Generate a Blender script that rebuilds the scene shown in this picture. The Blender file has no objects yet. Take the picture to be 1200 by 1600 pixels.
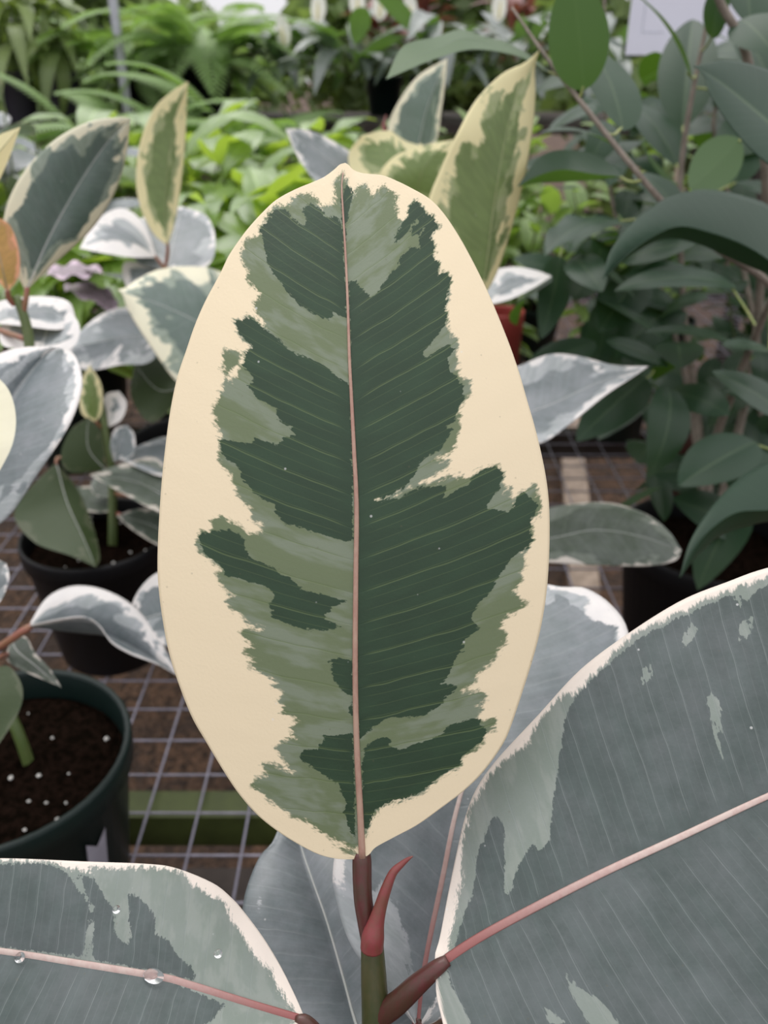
import bpy, math, random
import numpy as np
from mathutils import Vector, Matrix

# ------------------------------------------------------------------ camera, sky, sun, exposure
SC = bpy.context.scene
COL = SC.collection
FPX = 1300.0
PITCH = math.radians(28.6)
BENCH = 0.70
CAMZ = BENCH + 0.65
cp, sp = math.cos(PITCH), math.sin(PITCH)
CAM = np.array([0.0, 0.0, CAMZ])
RX = np.array([1.0, 0, 0]); FW = np.array([0, cp, -sp]); UP = np.array([0, sp, cp])

camd = bpy.data.cameras.new('camera')
camd.sensor_fit = 'VERTICAL'; camd.sensor_height = 36.0; camd.sensor_width = 27.0
camd.lens = 36.0 * FPX / 1600.0
camd.clip_start = 0.01; camd.clip_end = 200
camd.dof.use_dof = True; camd.dof.focus_distance = 0.272; camd.dof.aperture_fstop = 12.5
cam = bpy.data.objects.new('camera', camd); COL.objects.link(cam)
cam.location = CAM; cam.rotation_euler = (math.radians(90) - PITCH, 0, 0)
SC.camera = cam

SC.view_settings.view_transform = 'Standard'
SC.view_settings.look = 'None'
SC.view_settings.gamma = 1.0
SC.view_settings.use_curve_mapping = False
SC.view_settings.exposure = -0.18

def build_world():
    w = bpy.data.worlds.new('overcast_sky'); SC.world = w
    w.use_nodes = True
    nt = w.node_tree; nt.nodes.clear()
    out = nt.nodes.new('ShaderNodeOutputWorld'); bg = nt.nodes.new('ShaderNodeBackground')
    tc = nt.nodes.new('ShaderNodeTexCoord'); sx = nt.nodes.new('ShaderNodeSeparateXYZ')
    mr = nt.nodes.new('ShaderNodeMapRange')
    mr.inputs[1].default_value = 0.0; mr.inputs[2].default_value = 1.0
    mr.inputs[3].default_value = 0.95; mr.inputs[4].default_value = 2.10
    nt.links.new(tc.outputs['Generated'], sx.inputs[0]); nt.links.new(sx.outputs['Z'], mr.inputs[0])
    bg.inputs[0].default_value = (0.985, 0.97, 1.0, 1)
    nt.links.new(mr.outputs[0], bg.inputs[1]); nt.links.new(bg.outputs[0], out.inputs[0])
build_world()
sund = bpy.data.lights.new('veiled_sun', 'SUN'); sund.energy = 1.6; sund.angle = math.radians(45)
sund.color = (1.0, 0.97, 0.92)
sun = bpy.data.objects.new('veiled_sun', sund); COL.objects.link(sun)
sun.rotation_euler = (math.radians(-22), math.radians(-14), 0)

# ------------------------------------------------------------------ projection helpers
def P(x, y, d):
    return CAM + d * (FW + (x - 600.0) / FPX * RX - (y - 800.0) / FPX * UP)
def onz(x, y, z):
    r = FW + (x - 600.0) / FPX * RX - (y - 800.0) / FPX * UP
    return CAM + r * ((z - CAMZ) / r[2])
def cdir(n):
    return n[0] * RX + n[1] * UP - n[2] * FW      # right, up, toward camera

def catmull(pts, n, cluster=0.0):
    """resample a polyline as a smooth curve at n arc-length-even points"""
    p = np.array(pts, float)
    if len(p) < 3:
        t = np.linspace(0, 1, n)[:, None]; return p[0] * (1 - t) + p[-1] * t
    q = np.vstack([2 * p[0] - p[1], p, 2 * p[-1] - p[-2]])
    out = []
    for i in range(len(p) - 1):
        a, b, c, d = q[i], q[i + 1], q[i + 2], q[i + 3]
        t = np.linspace(0, 1, 16, endpoint=False)[:, None]
        out.append(0.5 * ((2 * b) + (c - a) * t + (2 * a - 5 * b + 4 * c - d) * t ** 2 + (3 * b - a - 3 * c + d) * t ** 3))
    out.append(p[-1:]); o = np.vstack(out)
    L = np.concatenate([[0], np.cumsum(np.linalg.norm(np.diff(o, axis=0), axis=1))]); L /= L[-1]
    u = np.linspace(0, 1, n)
    if cluster: u = (1 - cluster) * u + cluster * (0.5 - 0.5 * np.cos(np.pi * u))
    return np.stack([np.interp(u, L, o[:, k]) for k in range(o.shape[1])], 1)

# ------------------------------------------------------------------ object helpers
def mesh_from(name, V, F, mat=None, smooth=True):
    me = bpy.data.meshes.new(name)
    me.from_pydata([tuple(map(float, v)) for v in V], [], [tuple(map(int, f)) for f in F])
    if mat: me.materials.append(mat)
    if smooth and len(me.polygons): me.polygons.foreach_set('use_smooth', np.ones(len(me.polygons), bool))
    return me
def link(name, me, parent=None, mw=None, label=None, kind=None):
    o = bpy.data.objects.new(name, me); COL.objects.link(o)
    mb = mw if mw is not None else Matrix.Identity(4)
    if parent is not None:
        o.parent = parent
        # parents are pure translations: convert world coordinates to local
        off = Vector((0, 0, 0)); q = parent
        while q is not None: off += q.location; q = q.parent
        mb = Matrix.Translation(-off) @ mb
    o.matrix_basis = mb
    if label: o['label'] = label
    if kind: o['kind'] = kind
    return o
def thing(name, label, cat, loc=(0, 0, 0), group=None):
    o = bpy.data.objects.new(name, None); COL.objects.link(o); o.location = [float(v) for v in loc]
    o.empty_display_size = 0.02
    o['label'] = label; o['category'] = cat
    if group: o['group'] = group
    return o
def tag(o, label, cat, group=None):
    o['label'] = label; o['category'] = cat
    if group: o['group'] = group

def set_vec(me, name, arr):
    a = me.attributes.new(name, 'FLOAT_VECTOR', 'POINT')
    a.data.foreach_set('vector', np.asarray(arr, np.float32).ravel())

def tube_geo(pts, radii, seg=10, n=None, flat=1.0, flatdir=None):
    pts = np.array(pts, float)
    n = n or max(6, len(pts) * 5)
    if np.isscalar(radii): radii = [radii] * len(pts)
    pr = np.hstack([pts, np.array(radii, float)[:, None]])
    c = catmull(pr, n); p, r = c[:, :3], c[:, 3]
    T = np.gradient(p, axis=0); T /= np.linalg.norm(T, axis=1)[:, None] + 1e-12
    ref = np.array(flatdir if flatdir is not None else ([0, 0, 1] if abs(T[0][2]) < 0.8 else [1, 0, 0]), float)
    V, F = [], []
    for i in range(n):
        b = np.cross(T[i], ref); b /= np.linalg.norm(b) + 1e-12
        nn = np.cross(b, T[i])
        if flatdir is None: ref = nn
        for k in range(seg):
            a = 2 * math.pi * k / seg
            V.append(p[i] + r[i] * (math.cos(a) * b + flat * math.sin(a) * nn))
    for i in range(n - 1):
        for k in range(seg):
            k2 = (k + 1) % seg
            F.append((i * seg + k, i * seg + k2, (i + 1) * seg + k2, (i + 1) * seg + k))
    F.append(tuple(range(seg - 1, -1, -1))); F.append(tuple((n - 1) * seg + k for k in range(seg)))
    return V, F
def tube(name, pts, radii, mat, parent, seg=10, n=None, flat=1.0, flatdir=None, label=None):
    V, F = tube_geo(pts, radii, seg, n, flat, flatdir); me = mesh_from(name, V, F, mat)
    set_vec(me, 'lc', np.stack([np.repeat(np.linspace(0, 1, len(V) // seg), seg), np.zeros(len(V)), np.zeros(len(V))], 1))
    return link(name, me, parent, label=label)
def box_geo(x0, x1, y0, y1, z0, z1):
    V = [(x, y, z) for z in (z0, z1) for y in (y0, y1) for x in (x0, x1)]
    F = [(0, 2, 3, 1), (4, 5, 7, 6), (0, 1, 5, 4), (2, 6, 7, 3), (0, 4, 6, 2), (1, 3, 7, 5)]
    return V, F
def lathe_geo(prof, seg=40):
    V, F = [], []
    for r, z in prof:
        for k in range(seg):
            a = 2 * math.pi * k / seg; V.append((r * math.cos(a), r * math.sin(a), z))
    for i in range(len(prof) - 1):
        for k in range(seg):
            k2 = (k + 1) % seg
            F.append((i * seg + k, i * seg + k2, (i + 1) * seg + k2, (i + 1) * seg + k))
    return V, F

# ------------------------------------------------------------------ materials
class NT:
    def __init__(s, name):
        s.m = bpy.data.materials.new(name); s.m.use_nodes = True
        s.t = s.m.node_tree; s.t.nodes.clear()
        s.out = s.n('ShaderNodeOutputMaterial')
    def n(s, ty, **kw):
        nd = s.t.nodes.new(ty)
        for k, v in kw.items(): setattr(nd, k, v)
        return nd
    def l(s, a, b): s.t.links.new(a, b)
    def put(s, inp, v):
        if hasattr(v, 'bl_rna') and hasattr(v, 'is_linked'): s.l(v, inp)
        else:
            if isinstance(v, (tuple, list)) and len(v) == 3 and inp.type == 'RGBA': v = (*v, 1)
            inp.default_value = v
    def math(s, op, a, b=0.0, c=None, clamp=False):
        nd = s.n('ShaderNodeMath', operation=op, use_clamp=clamp)
        s.put(nd.inputs[0], a); s.put(nd.inputs[1], b)
        if c is not None: s.put(nd.inputs[2], c)
        return nd.outputs[0]
    def mix(s, f, a, b):
        nd = s.n('ShaderNodeMix', data_type='RGBA'); s.put(nd.inputs[0], f)
        s.put(nd.inputs[6], a); s.put(nd.inputs[7], b); return nd.outputs[2]
    def comb(s, x, y, z):
        nd = s.n('ShaderNodeCombineXYZ'); s.put(nd.inputs[0], x); s.put(nd.inputs[1], y); s.put(nd.inputs[2], z); return nd.outputs[0]
    def noise(s, vec, scale=1.0, detail=2.0, rough=0.5):
        nd = s.n('ShaderNodeTexNoise'); s.put(nd.inputs['Vector'], vec)
        nd.inputs['Scale'].default_value = scale; nd.inputs['Detail'].default_value = detail
        nd.inputs['Roughness'].default_value = rough; return nd.outputs['Fac']
    def step(s, v, lo, hi):
        nd = s.n('ShaderNodeMapRange', interpolation_type='SMOOTHSTEP')
        s.put(nd.inputs[0], v); nd.inputs[1].default_value = lo; nd.inputs[2].default_value = hi
        return nd.outputs[0]
    def attr(s, name, ty='GEOMETRY'):
        return s.n('ShaderNodeAttribute', attribute_name=name, attribute_type=ty)
    def sep(s, v):
        nd = s.n('ShaderNodeSeparateXYZ'); s.l(v, nd.inputs[0]); return nd.outputs

def leaf_surface(k, col, under, rough, spec, transl, tcol, height=None, bump=0.15, coat=0.0):
    geo = k.n('ShaderNodeNewGeometry')
    c = k.mix(geo.outputs['Backfacing'], col, under)
    b = k.n('ShaderNodeBsdfPrincipled'); k.put(b.inputs['Base Color'], c)
    k.put(b.inputs['Roughness'], rough); b.inputs['Specular IOR Level'].default_value = spec
    if coat: b.inputs['Coat Weight'].default_value = coat; b.inputs['Coat Roughness'].default_value = 0.25
    if height is not None:
        bp = k.n('ShaderNodeBump'); bp.inputs['Strength'].default_value = bump; bp.inputs['Distance'].default_value = 0.002
        k.l(height, bp.inputs['Height']); k.l(bp.outputs[0], b.inputs['Normal'])
    tr = k.n('ShaderNodeBsdfTranslucent'); k.put(tr.inputs['Color'], tcol)
    mx = k.n('ShaderNodeMixShader'); mx.inputs[0].default_value = transl
    k.l(b.outputs[0], mx.inputs[1]); k.l(tr.outputs[0], mx.inputs[2]); k.l(mx.outputs[0], k.out.inputs[0])
    return k.m

def vein_lines(k, a, t, N, width, wob):
    f = k.math('FRACT', k.math('ADD', k.math('MULTIPLY', a, N), k.math('MULTIPLY', wob, 0.16)))
    d = k.math('ABSOLUTE', k.math('SUBTRACT', f, 0.5))
    return k.math('SUBTRACT', 1.0, k.step(d, 0.0, width))

def mat_variegated(name, cream, mid, mid2, dark, under, rough=0.40, traced=False, transl=0.22, spec=0.5, veins=26.0, veinw=0.06, veinamt=0.35, veincol=(0.35, 0.42, 0.22), coat=0.0, dusty_sheen=0.0):
    k = NT(name)
    lc = k.sep(k.attr('lc').outputs['Vector']); a, t, e = lc[0], lc[1], lc[2]
    seed = k.attr('seed', 'OBJECT').outputs['Fac']
    jag = k.noise(k.comb(k.math('MULTIPLY', a, 95.0), k.math('MULTIPLY', t, 5.0), seed), 1.0, 3.0, 0.6)
    jagf = k.noise(k.comb(k.math('MULTIPLY', a, 260.0), k.math('MULTIPLY', t, 30.0), seed), 1.0, 2.0, 0.6)
    j = k.math('ADD', k.math('SUBTRACT', jag, 0.5), k.math('MULTIPLY', k.math('SUBTRACT', jagf, 0.5), 0.8))
    low = k.noise(k.comb(k.math('MULTIPLY', a, 7.0), k.math('MULTIPLY', t, 1.6), k.math('ADD', seed, 11.0)), 1.0, 2.0, 0.5)
    if traced:
        pt = k.sep(k.attr('pat').outputs['Vector'])
        dm = k.step(k.math('ADD', pt[0], k.math('MULTIPLY', j, 0.13)), -0.008, 0.008)
        mm = k.step(k.math('ADD', k.math('ADD', pt[1], 0.02), k.math('MULTIPLY', j, 0.23)), -0.035, 0.035)
    else:
        low2 = k.noise(k.comb(k.math('MULTIPLY', a, 5.0), k.math('MULTIPLY', t, 2.1), k.math('ADD', seed, 37.0)), 1.0, 2.0, 0.5)
        mar = k.attr('margin', 'OBJECT').outputs['Fac']
        g = k.math('ADD', k.math('SUBTRACT', e, mar), k.math('MULTIPLY', k.math('SUBTRACT', low, 0.46), 1.15))
        g = k.math('ADD', g, k.math('MULTIPLY', j, 0.16))
        mm = k.step(g, -0.02, 0.03)
        h = k.math('ADD', k.math('SUBTRACT', e, k.math('ADD', mar, 0.12)), k.math('MULTIPLY', k.math('SUBTRACT', low2, 0.48), 1.5))
        h = k.math('ADD', h, k.math('MULTIPLY', j, 0.16))
        dm = k.math('MULTIPLY', k.step(h, -0.015, 0.02), mm)
    patch = k.noise(k.comb(k.math('MULTIPLY', a, 30.0), k.math('MULTIPLY', t, 2.2), k.math('ADD', seed, 5.0)), 1.0, 3.0, 0.6)
    mcol = k.mix(k.step(patch, 0.40, 0.56), mid, mid2)
    c = k.mix(mm, cream, mcol)
    dvar = k.noise(k.comb(k.math('MULTIPLY', a, 40.0), k.math('MULTIPLY', t, 3.0), seed), 1.0, 2.0)
    dcol = k.mix(k.step(dvar, 0.35, 0.7), dark, tuple(min(1, v * 1.22) for v in dark))
    c = k.mix(dm, c, dcol)
    tc0 = k.n('ShaderNodeTexCoord').outputs['Object']
    wob = k.noise(k.comb(k.math('MULTIPLY', a, 9.0), k.math('MULTIPLY', t, 4.0), seed), 1.0, 1.0)
    v1 = vein_lines(k, a, t, veins, veinw, wob)
    v2 = vein_lines(k, a, t, veins * 3.0, veinw * 1.6, wob)
    away = k.step(k.math('ABSOLUTE', t), 0.03, 0.12)
    va = k.math('MULTIPLY', k.math('MULTIPLY', k.math('ADD', v1, k.math('MULTIPLY', v2, 0.45)), veinamt), k.math('MULTIPLY', mm, away))
    c = k.mix(va, c, veincol)
    if dusty_sheen:
        dn = k.noise(tc0, 38.0, 8.0, 0.72)  # lavender-grey mottle: dust with sky sheen put into the colour
        c = k.mix(k.math('MULTIPLY', k.step(dn, 0.30, 0.72), dusty_sheen), c, (0.40, 0.40, 0.44))
    speck = k.n('ShaderNodeTexVoronoi'); speck.inputs['Scale'].default_value = 130.0
    k.l(tc0, speck.inputs['Vector'])
    sp_ = k.math('SUBTRACT', 1.0, k.step(speck.outputs['Distance'], 0.03, 0.06))
    c = k.mix(k.math('MULTIPLY', sp_, 0.22), c, (0.1, 0.09, 0.05))
    wsp = k.n('ShaderNodeTexVoronoi'); wsp.inputs['Scale'].default_value = 85.0
    k.l(tc0, wsp.inputs['Vector'])
    ws = k.math('SUBTRACT', 1.0, k.step(wsp.outputs['Distance'], 0.025, 0.05))
    c = k.mix(k.math('MULTIPLY', ws, 0.5), c, (0.7, 0.7, 0.68))
    un = k.mix(0.93, c, under)
    tcol = k.mix(0.5, c, k.mix(mm, (0.95, 0.72, 0.30), (0.22, 0.36, 0.05)))
    fine = k.noise(tc0, 900.0, 2.0)
    h = k.math('ADD', k.math('MULTIPLY', k.math('MULTIPLY', v1, mm), -0.25), k.math('MULTIPLY', fine, 0.2))
    wav = k.noise(k.comb(k.math('MULTIPLY', a, 22.0), k.math('MULTIPLY', t, 1.5), seed), 1.0, 1.0)
    h = k.math('ADD', h, k.math('MULTIPLY', wav, 0.8))
    return leaf_surface(k, c, un, rough, spec, transl, tcol, h, 0.13, coat)

def mat_leaf(name, top, top2, under, rough=0.35, spec=0.5, transl=0.25, tcol=(0.3, 0.45, 0.05), veins=14, veinamt=0.15, veincol=None, coat=0.0):
    k = NT(name)
    lc = k.sep(k.attr('lc').outputs['Vector']); a, t, e = lc[0], lc[1], lc[2]
    rnd = k.n('ShaderNodeObjectInfo').outputs['Random']
    seed = k.math('MULTIPLY', rnd, 50.0)
    nz = k.noise(k.comb(k.math('MULTIPLY', a, 6.0), k.math('MULTIPLY', t, 2.0), seed), 1.0, 2.0)
    c = k.mix(k.math('MULTIPLY', k.math('ADD', nz, rnd), 0.5), top, top2)
    wob = k.noise(k.comb(k.math('MULTIPLY', a, 9.0), k.math('MULTIPLY', t, 4.0), seed), 1.0, 1.0)
    v1 = vein_lines(k, a, t, veins, 0.09, wob)
    mid = k.math('SUBTRACT', 1.0, k.step(k.math('ABSOLUTE', t), 0.02, 0.07))
    va = k.math('MAXIMUM', k.math('MULTIPLY', v1, veinamt), k.math('MULTIPLY', mid, 0.5))
    c = k.mix(va, c, veincol or tuple(min(1, v * 2.2 + 0.03) for v in top2))
    h = k.math('MULTIPLY', v1, -0.5)
    return leaf_surface(k, c, k.mix(0.25, under, c), rough, spec, transl, tcol, h, 0.12, coat)

def mat_plain(name, col, rough=0.5, spec=0.4, noise_amt=0.15, nscale=30.0, metallic=0.0, col2=None, bump=0.0, coords='Object'):
    k = NT(name)
    tc = k.n('ShaderNodeTexCoord').outputs[coords]
    nz = k.noise(tc, nscale, 4.0, 0.6)
    c = k.mix(k.math('MULTIPLY', k.step(nz, 0.35, 0.65), 1.0), col, col2 or tuple(v * (1 - noise_amt) for v in col))
    b = k.n('ShaderNodeBsdfPrincipled'); k.put(b.inputs['Base Color'], c)
    b.inputs['Roughness'].default_value = rough; b.inputs['Specular IOR Level'].default_value = spec
    b.inputs['Metallic'].default_value = metallic
    if bump:
        bp = k.n('ShaderNodeBump'); bp.inputs['Strength'].default_value = bump; bp.inputs['Distance'].default_value = 0.01
        k.l(nz, bp.inputs['Height']); k.l(bp.outputs[0], b.inputs['Normal'])
    k.l(b.outputs[0], k.out.inputs[0]); return k.m

def mat_stem(name, c0, c1, rough=0.4, base=None):
    """stem tissue with lengthwise mottling"""
    k = NT(name)
    tc = k.n('ShaderNodeTexCoord').outputs['Object']
    mp = k.n('ShaderNodeMapping'); mp.inputs['Scale'].default_value = (600, 600, 90); k.l(tc, mp.inputs[0])
    nz = k.noise(mp.outputs[0], 1.0, 3.0, 0.6)
    lo = k.noise(tc, 70.0, 2.0)
    c = k.mix(k.step(k.math('ADD', k.math('MULTIPLY', nz, 0.5), k.math('MULTIPLY', lo, 0.5)), 0.35, 0.65), c0, c1)
    if base:
        c = k.mix(k.step(k.sep(k.attr('lc').outputs['Vector'])[0], 0.0, 0.45), base, c)
    b = k.n('ShaderNodeBsdfPrincipled'); k.put(b.inputs['Base Color'], c)
    b.inputs['Roughness'].default_value = rough
    bp = k.n('ShaderNodeBump'); bp.inputs['Strength'].default_value = 0.12; bp.inputs['Distance'].default_value = 0.001
    k.l(nz, bp.inputs['Height']); k.l(bp.outputs[0], b.inputs['Normal'])
    k.l(b.outputs[0], k.out.inputs[0]); return k.m

M = {}
M['main_leaf'] = mat_variegated('rubber_leaf_new', (0.77, 0.655, 0.46), (0.185, 0.220, 0.155), (0.135, 0.170, 0.090), (0.018, 0.042, 0.020), (0.35, 0.40, 0.25),
                                rough=0.38, spec=0.36, traced=True, transl=0.15, veins=23.0, veinw=0.035, veinamt=0.55, veincol=(0.12, 0.165, 0.065))
M['dusty_leaf'] = mat_variegated('rubber_leaf_mature', (0.74, 0.66, 0.58), (0.205, 0.235, 0.205), (0.165, 0.200, 0.170), (0.040, 0.058, 0.054), (0.35, 0.40, 0.30),
                                 rough=0.46, traced=True, transl=0.12, veins=22.0, veinw=0.03, veinamt=0.4, veincol=(0.19, 0.22, 0.21), dusty_sheen=0.12)
M['rubber'] = mat_variegated('rubber_leaf_variegated', (0.80, 0.77, 0.58), (0.29, 0.345, 0.28), (0.23, 0.285, 0.22), (0.092, 0.135, 0.112), (0.30, 0.36, 0.20),
                             rough=0.40, veins=16.0, veinamt=0.15, veincol=(0.22, 0.27, 0.18), transl=0.2, dusty_sheen=0.12)
M['rubber_pale'] = mat_variegated('rubber_leaf_pale', (0.72, 0.69, 0.66), (0.34, 0.36, 0.37), (0.26, 0.29, 0.29), (0.105, 0.13, 0.135), (0.12, 0.17, 0.06),
                                  rough=0.36, veins=15.0, veinamt=0.15, veincol=(0.36, 0.4, 0.38), transl=0.14, dusty_sheen=0.3, coat=0.1)  # pale grey of reflected sky put into these base colours
M['rubber_fresh'] = mat_variegated('rubber_leaf_fresh', (0.84, 0.78, 0.46), (0.31, 0.37, 0.16), (0.38, 0.42, 0.22), (0.16, 0.22, 0.075), (0.40, 0.42, 0.18),
                                   rough=0.42, veins=14.0, veinamt=0.2, veincol=(0.30, 0.34, 0.14), transl=0.28)
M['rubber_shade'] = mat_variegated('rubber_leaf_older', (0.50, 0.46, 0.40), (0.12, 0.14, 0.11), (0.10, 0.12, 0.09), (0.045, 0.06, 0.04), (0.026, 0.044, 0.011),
                                   rough=0.5, spec=0.3, veins=15.0, veinamt=0.15, veincol=(0.2, 0.24, 0.18), transl=0.05, dusty_sheen=0.12)  # darker leaf copy, neighbours' shade put into its colours; underside dark green
M['pink_leaf'] = mat_variegated('rubber_leaf_pink', (0.88, 0.40, 0.28), (0.78, 0.36, 0.22), (0.70, 0.34, 0.20), (0.60, 0.32, 0.14), (0.75, 0.34, 0.25), veins=14.0, veinamt=0.1, transl=0.3)
M['dry_leaf'] = mat_variegated('rubber_leaf_withering', (0.55, 0.42, 0.50), (0.42, 0.32, 0.40), (0.36, 0.27, 0.34), (0.22, 0.17, 0.20), (0.30, 0.24, 0.22), veins=14.0, veinamt=0.1, transl=0.1)
M['ficus'] = mat_leaf('ficus_leaf', (0.016, 0.038, 0.022), (0.026, 0.060, 0.034), (0.055, 0.115, 0.026), rough=0.38, spec=0.32, transl=0.20, tcol=(0.14, 0.30, 0.02), veins=16, veinamt=0.05, veincol=(0.085, 0.13, 0.07))
M['bright'] = mat_leaf('bright_leaf', (0.13, 0.22, 0.085), (0.26, 0.38, 0.11), (0.36, 0.52, 0.10), rough=0.30, spec=0.9, transl=0.40, tcol=(0.48, 0.66, 0.06), veins=10, veinamt=0.25, coat=0.45)
M['lily'] = mat_leaf('lily_leaf', (0.09, 0.12, 0.105), (0.17, 0.19, 0.18), (0.14, 0.21, 0.11), rough=0.34, spec=0.8, transl=0.2, tcol=(0.2, 0.4, 0.04), veins=12, veinamt=0.15, coat=0.35)
M['fern'] = mat_leaf('fern_leaf', (0.20, 0.30, 0.13), (0.29, 0.41, 0.17), (0.3, 0.43, 0.16), rough=0.5, transl=0.4, tcol=(0.3, 0.5, 0.08))
M['droopy'] = mat_leaf('drooping_leaf', (0.11, 0.16, 0.06), (0.20, 0.26, 0.09), (0.24, 0.31, 0.10), rough=0.38, transl=0.3, tcol=(0.3, 0.42, 0.06))
M['bush'] = mat_leaf('bush_leaf', (0.10, 0.16, 0.065), (0.23, 0.32, 0.10), (0.26, 0.37, 0.10), rough=0.35, transl=0.35, tcol=(0.35, 0.55, 0.06))
M['croton'] = mat_leaf('croton_leaf', (0.15, 0.045, 0.05), (0.20, 0.09, 0.07), (0.20, 0.08, 0.06), rough=0.4, transl=0.2, tcol=(0.35, 0.12, 0.06))
M['tree'] = mat_leaf('tree_leaf', (0.16, 0.22, 0.11), (0.26, 0.33, 0.17), (0.18, 0.27, 0.08), rough=0.5, transl=0.4, tcol=(0.35, 0.5, 0.1))
M['spathe'] = mat_plain('lily_spathe', (0.82, 0.82, 0.74), 0.5, nscale=40, noise_amt=0.05)
M['spadix'] = mat_plain('lily_spadix', (0.78, 0.72, 0.45), 0.6, nscale=300, noise_amt=0.2)
M['midrib'] = mat_stem('midrib_pink', (0.30, 0.165, 0.125), (0.36, 0.235, 0.175))
M['midrib_green'] = mat_stem('midrib_green', (0.22, 0.26, 0.11), (0.27, 0.28, 0.13))
M['midrib_ficus'] = mat_stem('midrib_dark_green', (0.035, 0.065, 0.035), (0.05, 0.085, 0.045))
M['midrib_pale'] = mat_stem('midrib_pale', (0.42, 0.30, 0.27), (0.47, 0.38, 0.34), base=(0.22, 0.065, 0.06))
M['midrib_light'] = mat_stem('midrib_light', (0.36, 0.38, 0.35), (0.42, 0.42, 0.40))
M['petiole'] = mat_stem('petiole_red', (0.085, 0.020, 0.020), (0.060, 0.028, 0.018), 0.35)
M['petiole_soft'] = mat_stem('petiole_russet', (0.30, 0.10, 0.08), (0.22, 0.13, 0.06), 0.4)
M['sheath'] = mat_stem('sheath_red', (0.19, 0.033, 0.036), (0.14, 0.045, 0.030), 0.4)
M['stem'] = mat_stem('stem_green', (0.034, 0.046, 0.014), (0.058, 0.056, 0.022), 0.38)
M['stem_fresh'] = mat_stem('stem_light_green', (0.075, 0.115, 0.03), (0.10, 0.13, 0.04), 0.4)
M['bark'] = mat_stem('bark_greyish', (0.14, 0.115, 0.09), (0.24, 0.20, 0.165), 0.7)
M['ficus_petiole'] = mat_stem('petiole_green', (0.22, 0.28, 0.08), (0.28, 0.30, 0.10), 0.4)
M['pot_green'] = mat_plain('pot_dark_green', (0.006, 0.015, 0.013), 0.42, 0.25, 0.2, 12)
M['pot_black'] = mat_plain('pot_black', (0.005, 0.005, 0.006), 0.5, 0.2, 0.2, 12)
M['pot_brown'] = mat_plain('pot_brown', (0.075, 0.030, 0.022), 0.55, 0.35, 0.25, 18)
M['pot_red'] = mat_plain('pot_red', (0.30, 0.045, 0.035), 0.5, 0.4, 0.15, 18)
M['pot_grey'] = mat_plain('pot_slate', (0.035, 0.032, 0.045), 0.45, 0.5, 0.2, 12)
M['soil'] = mat_plain('soil', (0.004, 0.003, 0.002), 1.0, 0.0, 0.5, 160, col2=(0.012, 0.007, 0.005), bump=0.8)
M['perlite'] = mat_plain('perlite', (0.72, 0.70, 0.66), 0.9, 0.2, 0.1, 100)
M['wire'] = mat_plain('galvanised_wire', (0.24, 0.23, 0.28), 0.45, 0.5, 0.25, 70, metallic=0.35)
M['rail_green'] = mat_plain('rail_green_paint', (0.05, 0.065, 0.015), 0.6, 0.3, 0.3, 25)
M['timber'] = mat_plain('timber_pale', (0.46, 0.36, 0.29), 0.8, 0.2, 0.3, 30)
M['timber_dark'] = mat_plain('timber_dark', (0.05, 0.04, 0.035), 0.8, 0.2, 0.3, 30)
M['pole'] = mat_plain('pole_grey', (0.42, 0.42, 0.48), 0.5, 0.5, 0.12, 20, metallic=0.3)
M['sign'] = mat_plain('sign_white', (0.68, 0.68, 0.78), 0.5, 0.4, 0.03, 8)
M['sign_ink'] = mat_plain('sign_ink_grey', (0.42, 0.45, 0.52), 0.6, 0.3, 0.05, 8)
M['sticker'] = mat_plain('sticker_grey', (0.30, 0.29, 0.34), 0.6, 0.3, 0.2, 40)
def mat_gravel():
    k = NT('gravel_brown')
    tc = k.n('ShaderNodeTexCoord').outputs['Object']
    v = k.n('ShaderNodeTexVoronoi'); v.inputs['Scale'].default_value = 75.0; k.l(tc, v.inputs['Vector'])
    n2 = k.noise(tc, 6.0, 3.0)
    c = k.mix(k.sep(v.outputs['Color'])[0], (0.020, 0.010, 0.005), (0.15, 0.080, 0.045))  # stones darkened: shade of surrounding plants put into the colour
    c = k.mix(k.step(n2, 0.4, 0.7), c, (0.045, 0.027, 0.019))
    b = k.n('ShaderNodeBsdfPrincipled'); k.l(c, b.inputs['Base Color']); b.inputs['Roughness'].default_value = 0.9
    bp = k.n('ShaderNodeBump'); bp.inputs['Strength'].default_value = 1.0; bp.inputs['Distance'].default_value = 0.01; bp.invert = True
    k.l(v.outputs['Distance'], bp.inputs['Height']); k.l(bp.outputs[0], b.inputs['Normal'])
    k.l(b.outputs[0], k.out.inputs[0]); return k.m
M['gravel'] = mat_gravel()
def mat_water():
    k = NT('water_drop'); b = k.n('ShaderNodeBsdfPrincipled')
    b.inputs['Base Color'].default_value = (1, 1, 1, 1); b.inputs['Roughness'].default_value = 0.03
    b.inputs['Transmission Weight'].default_value = 1.0; b.inputs['IOR'].default_value = 1.33
    nz = k.noise(k.n('ShaderNodeTexCoord').outputs['Object'], 500.0)
    bp = k.n('ShaderNodeBump'); bp.inputs['Strength'].default_value = 0.03; k.l(nz, bp.inputs['Height']); k.l(bp.outputs[0], b.inputs['Normal'])
    k.l(b.outputs[0], k.out.inputs[0]); return k.m
M['water'] = mat_water()

# ------------------------------------------------------------------ structure: ground, bench
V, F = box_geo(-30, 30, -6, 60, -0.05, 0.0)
g = link('ground', mesh_from('ground', V, F, M['gravel'], False)); g['kind'] = 'structure'

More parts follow.
